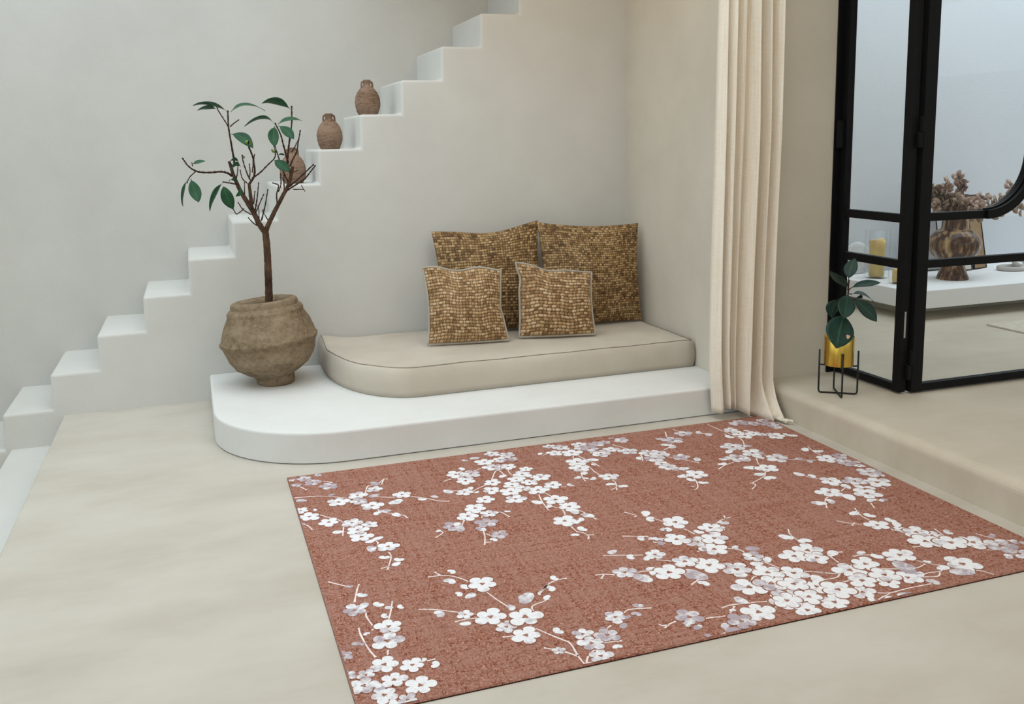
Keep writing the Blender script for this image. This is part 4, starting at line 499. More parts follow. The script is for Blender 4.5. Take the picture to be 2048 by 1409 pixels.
# ---------------------------------------------------------------- bench
def bench_outline(cx, cy, rx, ry, x1, y1, n=18, inset=0.0):
    P = [(cx - rx + inset, y1), (cx - rx + inset, cy)]
    for i in range(1, n + 1):
        a = PI + (PI / 2) * i / n
        P.append((cx + (rx - inset) * math.cos(a), cy + (ry - inset) * math.sin(a)))
    P += [(x1, cy - ry + inset), (x1, y1)]
    return P
HB = 0.142
bm = prism_bm(bench_outline(1.78, -0.72, 0.535, 0.542, XR - 0.001, -0.001), 'z', 0.005, HB)
bev(bm, 0.013, 3, [e for e in bm.edges if all(abs(v.co.z - HB) < 1e-4 for v in e.verts) and min(v.co.y for v in e.verts) < -0.01 and min(v.co.x for v in e.verts) < XR - 0.01])
bm2 = prism_bm(bench_outline(1.78, -0.72, 0.535, 0.542, XR - 0.001, -0.001, 18, 0.012), 'z', 0.0, 0.02)
tmp = bpy.data.meshes.new('t'); bm2.to_mesh(tmp); bm2.free(); bm.from_mesh(tmp)
b_ = from_bm('bench', bm, 'white')
props(b_, 'low white plastered bench with a rounded left end under the mattress', 'bench')

# ---------------------------------------------------------------- mattress
def mattress():
    z0, z1 = HB, 0.288
    out = []
    # walk the outline counter clockwise, seen from above: back left, down the left, round, front, right, back
    n = 22
    for y in np.linspace(-0.02, -0.25, 6)[:-1]: out.append((1.835, y))
    for i in range(n + 1):
        a = PI + (PI / 2) * i / n; out.append((2.20 + 0.365 * math.cos(a), -0.25 + 0.625 * math.sin(a)))
    for x in np.linspace(2.20, 3.712, 30)[1:]: out.append((x, -0.875 + 0.025 * (x - 2.2) / 1.5))
    for y in np.linspace(-0.85, -0.012, 14)[1:]: out.append((3.712, y))
    for x in np.linspace(3.712, 1.835, 34)[1:-1]: out.append((x, -0.012))
    out = np.array(out); N = len(out); cen = np.array([2.75, -0.42])
    tan = np.roll(out, -1, 0) - np.roll(out, 1, 0); tan /= np.linalg.norm(tan, axis=1)[:, None]
    nor = np.stack([tan[:, 1], -tan[:, 0]], 1)
    rows = []
    for s, zz in ((0.0, z0 + 0.002), (0.006, z0 + 0.03), (0.010, z0 + 0.07), (0.006, z0 + 0.115), (-0.003, z1 - 0.008), (-0.010, z1)):
        rows.append(np.column_stack([out - nor * (-s) * 1.0, np.full(N, zz)]))
    for k in np.linspace(0.03, 1.0, 16):
        p = out * (1 - k) + cen * k
        rows.append(np.column_stack([p, np.full(N, z1)]))
    vs = np.concatenate(rows)
    for v in vs:
        x, y, z = v
        if z > z0 + 0.01:
            f = (z - z0) / (z1 - z0)
            nz = noise.noise(Vector((x * 3.5, y * 7, 3.0))) * 0.006 + noise.noise(Vector((x * 11, y * 16, 8.0))) * 0.0022
            v[2] += nz * f
            corner = math.exp(-(((x - 1.835) / 0.10) ** 2 + ((y + 0.02) / 0.10) ** 2))
            v[2] += corner * 0.024 * f
            dip = math.exp(-(((x - 1.84) / 0.08) ** 2 + ((y + 0.22) / 0.10) ** 2)); v[2] -= dip * 0.010 * f
            dx = noise.noise(Vector((x * 6, y * 6, z * 9))) * 0.005
            if f < 0.97: v[1] += dx
            ridge = math.exp(-((x - 2.21 - 0.004) / 0.006) ** 2) if y < -0.8 and f < 0.97 else 0
            v[1] -= 0.004 * ridge
    fs = []
    for i in range(len(rows) - 1):
        for j in range(N):
            j2 = (j + 1) % N; fs.append((i * N + j, i * N + j2, (i + 1) * N + j2, (i + 1) * N + j))
    fs.append(tuple(range(N))[::-1])
    root = from_py('mattress', vs, fs, 'linen')
    root.data.validate()
    bm = bmesh.new(); bm.from_mesh(root.data); bmesh.ops.remove_doubles(bm, verts=list(bm.verts), dist=1e-5); bmesh.ops.recalc_face_normals(bm, faces=list(bm.faces)); bm.to_mesh(root.data); bm.free()
    props(root, 'greige linen mattress with a rounded left end lying on the white bench', 'mattress')
    edge = vs[5 * N:6 * N]
    sel = edge[:6 + n + 29 + 10]
    v2, f2 = tube_data([p + np.array([0, 0, 0.0012]) for p in sel], 0.0018, 6)
    o = from_py('piping', v2, f2, 'thread', root); o['label'] = 'thin dark seam along the top edge'
mattress()

# ---------------------------------------------------------------- cushions
def cushion(name, q, thick, nu, nv, cols, pinch, label, group, seed, cord=False, dents=None, lean=(0, 0, 0)):
    """q: TL, TR, BR, BL of the middle plane"""
    TL, TR, BR, BL = [np.array(p, float) for p in q]
    sub = 6
    W, H = nu * sub, nv * sub
    u = np.linspace(0, 1, W + 1)[None, :].repeat(H + 1, 0); v = np.linspace(0, 1, H + 1)[:, None].repeat(W + 1, 1)
    def base(u, v):
        u3, v3 = u[..., None], v[..., None]
        P = (BL * (1 - u3) + BR * u3) * (1 - v3) + (TL * (1 - u3) + TR * u3) * v3
        ex = (TR - TL + BR - BL) / 2; ey = (TL - BL + TR - BR) / 2
        du = (0.5 - u) * 4 * v * (1 - v) * pinch[0]
        dv = (0.5 - v) * 4 * u * (1 - u) * np.where(v > 0.5, pinch[1], pinch[2])
        if dents is not None:
            a, b = dents(u, v); du = du + a; dv = dv + b
        return P + ex * du[..., None] + ey * dv[..., None]
    ex = (TR - TL + BR - BL) / 2; ey = (TL - BL + TR - BR) / 2
    nrm = np.cross(ex, ey); nrm /= np.linalg.norm(nrm)
    if nrm[1] > 0: nrm = -nrm
    def puff(u, v):
        return thick / 2 * (np.clip(np.sin(PI * u), 0, 1) ** 0.55) * (np.clip(np.sin(PI * v), 0, 1) ** 0.55) * (1 + 0.12 * np.sin(u * 5 + seed) * np.cos(v * 4 + seed * 2))
    rs = np.random.RandomState(seed)
    # wobbly strand grid
    gu = u * nu + 0.25 * np.sin(v * 9 + seed) + 0.15 * np.sin(v * 23 + seed * 3); gv = v * nv + 0.3 * np.sin(u * 8 + seed * 2) + 0.12 * np.sin(u * 21)
    ring = np.minimum(np.minimum(u, 1 - u), np.minimum(v, 1 - v)); keep = np.clip(ring * 12, 0, 1)
    gu = u * nu * (1 - keep) + gu * keep; gv = v * nv * (1 - keep) + gv * keep
    cv0 = np.floor(gv); du_, dv_ = 0.12, 0.06
    sg = lambda k, r: np.where(((k + r) % 2) > 0.5, 1.0, -1.0)          # +1 where cell (k, r) shows a horizontal strand
    k = np.round(gu); off = du_ * sg(k - 1, cv0); cu = np.where(gu > k + off, k, k - 1)
    lo, hi = cu + du_ * sg(cu - 1, cv0), cu + 1 + du_ * sg(cu, cv0)
    fu = (gu - lo) / (hi - lo) - .5
    k = np.round(gv); offv = -dv_ * sg(cu, k - 1); cv = cv0
    fv = gv - cv - .5
    par = sg(cu, cv) > 0
    across = np.where(par, fv, fu); along = np.where(par, fu, fv)
    rnd = rs.rand(nv + 5, nu + 5)[np.clip(cv.astype(int) + 2, 0, nv + 4), np.clip(cu.astype(int) + 2, 0, nu + 4)]
    cell = np.linalg.norm(ex) / nu
    h = (1 - (2 * np.abs(across)) ** 4) * (0.22 + 0.78 * np.cos(np.clip(along, -.5, .5) * PI) ** 0.8) * (0.6 + 0.7 * rnd) * cell * 0.42
    gap_shade = np.clip((np.abs(across) - 0.27) / 0.16, 0, 1) * (0.65 + 0.35 * rs.rand(nv + 5, nu + 5)[np.clip(cv.astype(int) + 2, 0, nv + 4), np.clip(cu.astype(int) + 2, 0, nu + 4)])
    gap_shade = np.maximum(gap_shade, 0.65 * np.clip((np.abs(along) - 0.36) / 0.14, 0, 1))  # painted shade at strand ends that dive under their neighbours
    h = h * np.clip(ring * 25, 0.15, 1)
    F = base(u, v) + nrm * (1.25 * puff(u, v) + h)[..., None]
    Bk = base(u, v) - nrm * puff(u, v)[..., None]
    ub, vb = u[::6, ::6], v[::6, ::6]; Bk = Bk[::6, ::6]
    def gridf(h_, w_, off, flip):
        fs = []
        for i in range(h_ - 1):
            for j in range(w_ - 1):
                a = off + i * w_ + j; f = (a, a + 1, a + w_ + 1, a + w_)
                fs.append(f[::-1] if flip else f)
        return fs
    hF, wF = F.shape[:2]; hB, wB = Bk.shape[:2]
    vs = np.concatenate([F.reshape(-1, 3), Bk.reshape(-1, 3)])
    fs = gridf(hF, wF, 0, False) + gridf(hB, wB, hF * wF, True)
    uvF = np.stack([gu / nu, gv / nv], -1).reshape(-1, 2); uvB = np.stack([ub, vb], -1).reshape(-1, 2)
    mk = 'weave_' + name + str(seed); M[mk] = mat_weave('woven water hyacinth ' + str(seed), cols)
    ctr = (BL + BR) / 2
    root = empty(name, tuple(ctr)); props(root, label, 'cushion', group)
    o = from_py('woven_cover', vs, fs, mk, root, True, np.concatenate([uvF, uvB]))
    nb = hB * wB
    for nm, arr, fill in (('strand', rnd, 0.5), ('gap_shade', gap_shade, 0.3)):
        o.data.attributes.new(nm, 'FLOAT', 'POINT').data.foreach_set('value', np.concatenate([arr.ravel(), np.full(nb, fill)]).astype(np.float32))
    if cord:
        s = np.linspace(0, 1, 41)
        loop = np.concatenate([base(s, s * 0), base(s * 0 + 1, s)[1:], base(s[::-1], s * 0 + 1)[1:], base(s * 0, s[::-1])[1:-1]])
        mid = loop.mean(0); loop = loop + (loop - mid) / np.linalg.norm(loop - mid, axis=1)[:, None] * 0.004
        v2, f2 = tube_data(list(loop), 0.0062, 8, closed=True)
        o = from_py('piping', v2, f2, 'piping', root); o['label'] = 'pale greige cord edge'
    return root

brown = [(0.26, (0.07, 0.038, 0.017)), (0.42, (0.235, 0.135, 0.055)), (0.56, (0.40, 0.25, 0.11)), (0.72, (0.56, 0.385, 0.20))]
brown_l = [(0.24, (0.12, 0.066, 0.03)), (0.40, (0.36, 0.21, 0.095)), (0.55, (0.54, 0.345, 0.175)), (0.72, (0.68, 0.49, 0.30))]
G_CUSH_B = 'large woven cushions leaning on the back wall'
G_CUSH_S = 'small corded woven cushions in front'
def dentBL(u, v): return 0.0 * u, 0.05 * np.sin(u * PI * 1.0) * 0 + np.where(v > .6, (v - .6) * 0.10 * (u ** 3), 0) - np.where(v > .5, (v - .5) * .10 * np.exp(-((u - .55) / .3) ** 2), 0)
cushion('woven_cushion', ((2.475, -0.09, 0.868), (3.112, -0.105, 0.885), (3.095, -0.235, 0.302), (2.495, -0.235, 0.302)), 0.17, 38, 36, brown, (0.05, 0.02, 0.02),
        'large brown woven cushion in the middle of the back wall, left of its twin', G_CUSH_B, 3, dents=dentBL)
cushion('woven_cushion', ((3.095, -0.125, 0.896), (3.698, -0.225, 0.872), (3.695, -0.285, 0.300), (3.095, -0.255, 0.300)), 0.17, 44, 42, brown, (0.05, 0.07, 0.02),
        'large brown woven cushion in the right corner against the side wall', G_CUSH_B, 5)
def dentSL(u, v):
    a = 0.02 * np.exp(-((v - 0.48) / 0.12) ** 2) * np.where(u > .5, -(u - .5) * 2, 0) + 0.0
    b = 0.022 * np.where(v > .5, (v - .5) * 2, 0) * np.sin(u * 11)
    return a, b
cushion('corded_cushion', ((2.352, -0.375, 0.700), (2.766, -0.43, 0.680), (2.775, -0.515, 0.306), (2.350, -0.455, 0.306)), 0.125, 23, 24, brown_l, (0.09, 0.035, 0.0),
        'small woven cushion with greige cord edge, left one of the front pair', G_CUSH_S, 11, True, dentSL)
def dentSR(u, v):
    a = 0.03 * np.exp(-((v - 0.78) / 0.10) ** 2) * np.where(u < .5, (.5 - u) * 2, 0)
    b = 0.03 * np.where(v > .5, (v - .5) * 2, 0) * np.cos(u * PI) - 0.055 * np.where(v > .5, (v - .5) * 2, 0) * np.exp(-((u - .42) / .16) ** 2)
    return a, b
cushion('corded_cushion', ((2.872, -0.395, 0.690), (3.290, -0.455, 0.640), (3.265, -0.56, 0.306), (2.858, -0.47, 0.306)), 0.125, 17, 21, brown_l, (0.06, 0.03, 0.0),
        'small broad-weave cushion with greige cord edge, right one of the front pair', G_CUSH_S, 17, True, dentSR)

# ---------------------------------------------------------------- rug with printed blossom
def rug():
    X0, X1, Y0, Y1, T = 1.509, 3.791, -3.076, -1.378, 0.008
    V, F, MI, TI = [], [], [], []
    def poly(ring_out, ring_in, z, mi, ti):
        o = len(V); n = len(ring_out)
        for p in ring_out: V.append((p[0], p[1], z))
        if ring_in is None:
            c = np.mean(ring_out, axis=0); V.append((c[0], c[1], z))
            for j in range(n): F.append((o + j, o + (j + 1) % n, o + n)); MI.append(mi); TI.append(ti[j] if not np.isscalar(ti) else ti)
        else:
            for p in ring_in: V.append((p[0], p[1], z))
            for j in range(n):
                F.append((o + j, o + (j + 1) % n, o + n + (j + 1) % n, o + n + j)); MI.append(mi); TI.append(ti[j] if not np.isscalar(ti) else ti)
    # body: a few rounded-edge loops
    loops = [(0.0, 0.0, 1), (0.0, 0.0035, 1), (0.0025, T - 0.001, 0), (0.006, T, 0)]
    nx, ny = 40, 30
    def rect(i):
        xs0, xs1, ys0, ys1 = X0 + i, X1 - i, Y0 + i, Y1 - i
        P = [(x, ys0) for x in np.linspace(xs0, xs1, nx)[:-1]] + [(xs1, y) for y in np.linspace(ys0, ys1, ny)[:-1]]
        P += [(x, ys1) for x in np.linspace(xs1, xs0, nx)[:-1]] + [(xs0, y) for y in np.linspace(ys1, ys0, ny)[:-1]]
        return P
    prev = None
    for i, z, mi in loops:
        P = rect(i); o = len(V); V.extend((x, y, z) for x, y in P); n = len(P)
        if prev is not None:
            for j in range(n): F.append((prev + j, prev + (j + 1) % n, o + (j + 1) % n, o + j)); MI.append(mi); TI.append(0)
        prev = o
    F.append(tuple(range(prev, prev + n))); MI.append(0); TI.append(0)
    F.append(tuple(range(0, n))[::-1]); MI.append(1); TI.append(0)
    placed = []
    def clip(P): return [(min(max(p[0], X0 + 0.004), X1 - 0.004), min(max(p[1], Y0 + 0.004), Y1 - 0.004)) for p in P]
    def layer(x, y, r):
        used = {l for (a, b, s, l) in placed if math.hypot(a - x, b - y) < (r + s) * 1.15}
        l = 0
        while l in used: l += 1
        placed.append((x, y, r, l)); return l
    zs = T + 0.0003
    for s in DATA['st']:
        pts = spline([(s[i] / 1000, s[i + 1] / 1000, 0) for i in range(0, len(s), 2)], 5)
        n = len(pts); L, Rr = [], []
        for i, p in enumerate(pts):
            t = pts[min(i + 1, n - 1)] - pts[max(i - 1, 0)]; t = t / (np.linalg.norm(t) + 1e-9)
            w = 0.0024 * (0.75 + 0.5 * R.random()) * (1.0 if 0 < i < n - 1 else 1.5)
            L.append((p[0] - t[1] * w, p[1] + t[0] * w)); Rr.append((p[0] + t[1] * w, p[1] - t[0] * w))
        o = len(V); P = clip(L + Rr)
        V.extend((x, y, zs) for x, y in P)
        for i in range(n - 1): F.append((o + i, o + n + i, o + n + i + 1, o + i + 1)); MI.append(3); TI.append(0)
    NS = 50
    for (x, y, r, ty, tn) in DATA['fl']:
        x, y, r = x / 1000, y / 1000, r / 1000 * (1.07, 1.28, 1.16)[ty]
        l = layer(x, y, r); z = T + 0.0006 + l * 0.0002
        a0 = R.random() * 6.28
        pt = [(0.10, 0.50, 1.0)[tn] * (0.6 + 0.8 * R.random()) + (R.random() < 0.18) * 0.4 for _ in range(6)]
        if ty == 0:
            def rr(th, sc):
                k = th * 5 / (2 * PI); f = abs(math.cos((k - math.floor(k) - .5) * PI))
                return r * sc * (0.60 + 0.43 * f ** 0.55) * (1 + 0.09 * math.sin(int(k) * 2.3 + a0 * 7))
            ths = [2 * PI * j / NS for j in range(NS)]
            ol = [(x + rr(t, 1.10) * math.cos(t + a0), y + rr(t, 1.10) * math.sin(t + a0)) for t in ths]
            ou = [(x + rr(t, 1.0) * math.cos(t + a0), y + rr(t, 1.0) * math.sin(t + a0)) for t in ths]
            inn = [(x + r * 0.17 * (1 + .25 * math.sin(3 * t + a0)) * math.cos(t + a0), y + r * 0.17 * (1 + .25 * math.sin(3 * t + a0)) * math.sin(t + a0)) for t in ths]
            ins = all(X0 + .004 < p[0] < X1 - .004 and Y0 + .004 < p[1] < Y1 - .004 for p in ou)
            poly(clip(ol), None, z, 0, 0)
            poly(clip(ou), clip(inn), z + 0.0001, 2, [pt[int(j * 5 / NS)] for j in range(NS)])
        else:
            k = 3 if ty == 2 else R.choice((2, 2, 1))
            for i in range(k):
                an = a0 + (i - (k - 1) / 2) * (0.95 if ty == 2 else 1.35)
                rl, rw = (0.62 * r, 0.46 * r) if ty == 2 else ((0.60 * r, 0.42 * r) if k == 2 else (0.95 * r, 0.62 * r))
                off = 0.45 * r if k > 1 else 0
                cx, cy = x + off * math.cos(an) - 0.15 * r * math.cos(a0), y + off * math.sin(an) - 0.15 * r * math.sin(a0)
                P = []
                for j in range(16):
                    t = 2 * PI * j / 16; ex_, ey_ = rl * math.cos(t), rw * math.sin(t) * (1 + 0.25 * math.cos(t))
                    P.append((cx + ex_ * math.cos(an) - ey_ * math.sin(an), cy + ex_ * math.sin(an) + ey_ * math.cos(an)))
                poly(clip(P), None, z + i * 0.00005, 2, pt[i])
    me = bpy.data.meshes.new('area_rug'); me.from_pydata([tuple(map(float, v)) for v in V], [], F); me.update()
    me.attributes.new('tint', 'FLOAT', 'FACE').data.foreach_set('value', np.array(TI, dtype=np.float32))
    me.polygons.foreach_set('material_index', np.array(MI, dtype=np.int32))
    o = link('area_rug', me, ['rug', 'rugedge', 'blossom', 'stemprint'], None, False)
    props(o, 'rust red area rug printed with white and lilac blossom branches', 'rug')
rug()

# ---------------------------------------------------------------- curtain
def curtain():
    # fold lines (x of each valley) at several heights, from the left hem to the right
    zs = [2.78, 2.0, 1.40, 0.75, 0.35, 0.18, 0.06, 0.012]
    V0 = {2.78: (3.560, 3.590, 3.648, 3.710, 3.778, 3.842, 3.910), 2.0: (3.556, 3.582, 3.636, 3.695, 3.762, 3.823, 3.887),
          1.40: (3.550, 3.578, 3.630, 3.690, 3.770, 3.825, 3.880), 0.75: (3.540, 3.572, 3.622, 3.668, 3.760, 3.805, 3.872),
          0.35: (3.536, 3.574, 3.612, 3.662, 3.750, 3.802, 3.866), 0.18: (3.542, 3.582, 3.616, 3.662, 3.745, 3.808, 3.862),
          0.06: (3.552, 3.590, 3.622, 3.664, 3.742, 3.822, 3.862), 0.012: (3.556, 3.592, 3.624, 3.666, 3.742, 3.826, 3.864)}
    dep = {2.78: .075, 2.0: .08, 1.40: .085, 0.75: .085, 0.35: .09, 0.18: .09, 0.06: .09, 0.012: .09}
    hem = (0.030, 0.055, 0.075, 0.040, 0.004, 0.010, 0.006)
    nf = 6; K = 16
    hs = np.concatenate([np.linspace(2.78, 0.5, 24), np.linspace(0.46, 0.0, 16)])
    rows = []
    zk = zs[::-1]
    for h in hs:
        vx = [np.interp(h, zk, [V0[z][i] for z in zk]) for i in range(nf + 1)]; d = np.interp(h, zk, [dep[z] for z in zk])
        row = []
        for f in range(nf):
            for j in range(K):
                t = j / K
                x = vx[f] + (vx[f + 1] - vx[f]) * (t + 0.10 * math.sin(2 * PI * t))
                amp = d * (0.85, 1.0, 0.8, 1.15, 1.0, 1.1)[f]
                y = -1.300 - amp * math.sin(PI * t) ** 0.75 + 0.02 * (1 - abs(2 * t - 1)) * 0
                deep = math.exp(-(((f + t) - 4.0) / 0.22) ** 2); y += (0.020 + 0.022 * np.interp(h, (0.3, 0.9), (1, 0))) * deep
                y += 0.003 * math.sin((f + t) * 17 + h * 2.1) + 0.0015 * math.sin((f + t) * 31 - h * 3)
                s = (f + t) / nf
                fl = np.interp(s, np.linspace(0, 1, nf + 1), hem)
                z = max(h, 0) if h > 0.5 else fl + (0.5 - fl) * (h / 0.5)
                if f >= 4:
                    g = max(0, (0.20 - z) / 0.20) ** 1.7; q = (f + t - 4) / 2
                    fx, fy = 3.778 + 0.046 * q, -1.455 - 0.085 * q - 0.012 * math.sin(q * 9)
                    x += (fx - x) * g; y += (fy - y) * g
                row.append((x, y, z))
        x, y, z = vx[nf], -1.305 - d * 0.25, max(h, 0) if h > 0.5 else hem[6] + (0.5 - hem[6]) * (h / 0.5)
        g = max(0, (0.16 - z) / 0.16) ** 1.6
        g = max(0, (0.20 - z) / 0.20) ** 1.7; row.append((x + (3.826 - x) * g, y + (-1.545 - y) * g, z)); rows.append(row)
    N = len(rows[0])
    # the last folds sweep out on to the floor: extra rows lying on the rug and floor
    vs = [p for r in rows for p in r]; fs = []
    for i in range(len(rows) - 1):
        for j in range(N - 1): a = i * N + j; fs.append((a, a + 1, a + N + 1, a + N))
    o0 = len(vs); last = rows[-1]; st_ = int(nf * K - 1.0 * K)
    tailn = 5
    for k in range(1, tailn + 1):
        for j in range(st_, N):
            x, y, z = last[j]; s = k / tailn
            vs.append((x + 0.022 * s, y - 0.022 * s, 0.0125 + 0.012 * math.sin(PI * s * 0.9) + 0.003 * math.sin(j * 0.8)))
    W = N - st_
    for k in range(tailn):
        for j in range(W - 1):
            a = ((len(rows) - 1) * N + st_ + j) if k == 0 else o0 + (k - 1) * W + j
            a2 = a + 1; b = o0 + k * W + j; fs.append((a, a2, b + 1, b))
    o = from_py('curtain', vs, fs, 'curtain')
    sd = o.modifiers.new('thick', 'SOLIDIFY'); sd.thickness = 0.003; sd.offset = 0
    props(o, 'long cream muslin curtain gathered at the wall corner, its hem trailing on the rug', 'curtain')
curtain()

# ---------------------------------------------------------------- clay jars on the steps
JP = [(0.049, 0.0), (0.054, 0.004), (0.064, 0.025), (0.0705, 0.050), (0.073, 0.072), (0.070, 0.097), (0.061, 0.122), (0.050, 0.140), (0.037, 0.153), (0.026, 0.162), (0.0205, 0.170),
      (0.019, 0.180), (0.0195, 0.188), (0.022, 0.193), (0.022, 0.199), (0.016, 0.199), (0.015, 0.185), (0.016, 0.165)]
def clay_jar(loc, rot, label):
    root = empty('clay_jar', loc); props(root, label, 'jar', 'terracotta jars on the stairs')
    P = []
    for (a, b) in zip(JP[:-1], JP[1:]):
        for t in (0, .34, .67): P.append((a[0] + (b[0] - a[0]) * t, a[1] + (b[1] - a[1]) * t))
    P.append(JP[-1])
    vs, fs = lathe(P, 72)
    out = []
    for v in vs:
        v = Vector(v); r = math.hypot(v.x, v.y)
        if 0.008 < v.z < 0.150 and r > 0.03:
            n = noise.noise(Vector((v.x * 42 + loc[2], v.y * 42, v.z * 130))) ; n2 = noise.noise(Vector((v.x * 90, v.y * 90, v.z * 220)))
            s = 1 - 0.055 * max(0, n) ** 0.6 - 0.014 * n2; v.x *= s; v.y *= s
        out.append(v)
    o = len(out); out.append(Vector((0, 0, 0.0))); n = 72
    fs = fs + [(j, o, (j + 1) % n) for j in range(n)]
    c, s_ = math.cos(rot), math.sin(rot)
    tr = lambda p: (p[0] * c - p[1] * s_ + loc[0], p[0] * s_ + p[1] * c + loc[1], p[2] + loc[2])
    from_py('body', [tr(v) for v in out], fs, 'jar', root)
    for sx in (-1, 1):
        pts = spline([(sx * 0.019, 0, 0.186), (sx * 0.030, 0, 0.187), (sx * 0.0345, 0, 0.176), (sx * 0.0345, 0, 0.162), (sx * 0.036, 0, 0.146)], 6)
        hv, hf = tube_data([tr(p) for p in pts], 0.0055, 10)
        from_py('handle', hv, hf, 'jar', root)
for i, lab in ((7, 'terracotta jar half hidden behind the tree branches, lowest of the three'), (8, 'terracotta jar standing on the step between the other two jars'), (9, 'terracotta jar standing on the highest step of the three')):
    x = {7: 1.762, 8: 1.975, 9: 2.198}[i]
    clay_jar((x, 0.20, Z0 + RISE * i), 0.30, lab)

# ---------------------------------------------------------------- potted tree
def potted_tree():
    base = Vector((1.567, -0.305, HB))
    root = empty('potted_tree', tuple(base)); props(root, 'bare branched rubber tree in a weathered round clay pot on the white bench', 'potted tree')
    # profile radius, height (before the lean)
    P = [(0.0, 0.0), (0.090, 0.0), (0.096, 0.006), (0.098, 0.030), (0.103, 0.048), (0.136, 0.066), (0.184, 0.100), (0.216, 0.145), (0.231, 0.190), (0.235, 0.212),
         (0.245, 0.227), (0.248, 0.238), (0.237, 0.250), (0.230, 0.275), (0.219, 0.315), (0.204, 0.350), (0.193, 0.372), (0.193, 0.385), (0.182, 0.400), (0.170, 0.408), (0.169, 0.420),
         (0.165, 0.433), (0.154, 0.441), (0.138, 0.440), (0.124, 0.432), (0.118, 0.420), (0.116, 0.390), (0.13, 0.33)]
    Q = []
    for a, b in zip(P[:-1], P[1:]):
        for t in (0, .5): Q.append((a[0] + (b[0] - a[0]) * t, a[1] + (b[1] - a[1]) * t))
    Q.append(P[-1])
    seg = 96; vs, fs = lathe(Q, seg)
    lean = Matrix.Rotation(math.radians(-5.0), 4, 'Y')
    out = []
    for v in vs:
        v = Vector(v); th = math.atan2(v.y, v.x); r = math.hypot(v.x, v.y)
        n = noise.noise(Vector((v.x * 7, v.y * 7, v.z * 9))) * 0.030 + noise.noise(Vector((v.x * 22, v.y * 22, v.z * 26))) * 0.014 + noise.noise(Vector((v.x * 60, v.y * 60, v.z * 60))) * 0.006
        if v.z > 0.01 and r > 0.02: v.x *= 1 + n; v.y *= 1 + n; v.z += -0.008 * math.sin(th + 0.25) * min(1, v.z / 0.2) ** 2 + n * 0.06
        w = lean @ v if v.z > 0.03 else v
        out.append(w + base)
    from_py('pot', out, fs, 'pot', root)
    c = lean @ Vector((0, 0, 0.385)) + base
    sv, sf = [], []
    for i, rr in enumerate((0.0, 0.05, 0.09, 0.122)):
        for j in range(24):
            th = 2 * PI * j / 24; sv.append((c.x + rr * math.cos(th), c.y + rr * math.sin(th), c.z + 0.006 * noise.noise(Vector((rr * 60, th * 3, 1))) - 0.02))
    for i in range(3):
        for j in range(24): sf.append((i * 24 + j, i * 24 + (j + 1) % 24, (i + 1) * 24 + (j + 1) % 24, (i + 1) * 24 + j))
    from_py('soil', sv, sf, 'soil', root)
    ntr = DATA['ntr']; parts = []
    for k, t in enumerate(DATA['tw'][:ntr]):
        pts = [tuple(p) for p in t[2:]]
        if k == 0: pts = [(1.553, -0.305, 0.50)] + pts
        sp = spline(pts, 7); n = len(sp)
        rad = [t[0] + (t[1] - t[0]) * i / (n - 1) for i in range(n)]
        if k == 0: rad = [r * (1.0 + 0.25 * max(0, 1 - i / 6)) for i, r in enumerate(rad)]
        parts.append(tube_data([p + 0.0015 * np.array([R.random() - .5, R.random() - .5, 0]) for p in sp], rad, 12, 0.10))
    v, f = merge(parts); from_py('trunk', v, f, 'bark', root)
    for t in DATA['tw'][ntr:]:
        sp = spline([tuple(p) for p in t[2:]], 6); n = len(sp)
        rad = [(t[0] + (t[1] - t[0]) * i / (n - 1)) * (1 + 0.25 * (i % 3 == 1)) for i in range(n)]
        pr = [tube_data(sp, rad, 7, 0.3)]
        # leaf scars: short stubs along the twig
        for i in range(2, n - 1, 2):
            d = np.array([R.random() - .5, R.random() - .5, R.random() * .9]); d /= np.linalg.norm(d)
            pr.append(tube_data([sp[i], sp[i] + d * (0.003 + 0.003 * R.random()) + d * rad[i]], [0.0013, 0.0009], 5))
        d = sp[-1] - sp[-2]; d /= np.linalg.norm(d)
        pr.append(tube_data([sp[-1], sp[-1] + d * 0.004, sp[-1] + d * 0.010], [rad[-1] * 1.4, rad[-1] * 1.6, 0.0003], 6))
        v, f = merge(pr); from_py('branch', v, f, 'twig', root)
    for l in DATA['lv']:
        add_leaf(l, 'leafyoung' if l[4] else 'leaf', root, 'small lime green young leaf' if l[4] else None)
potted_tree()

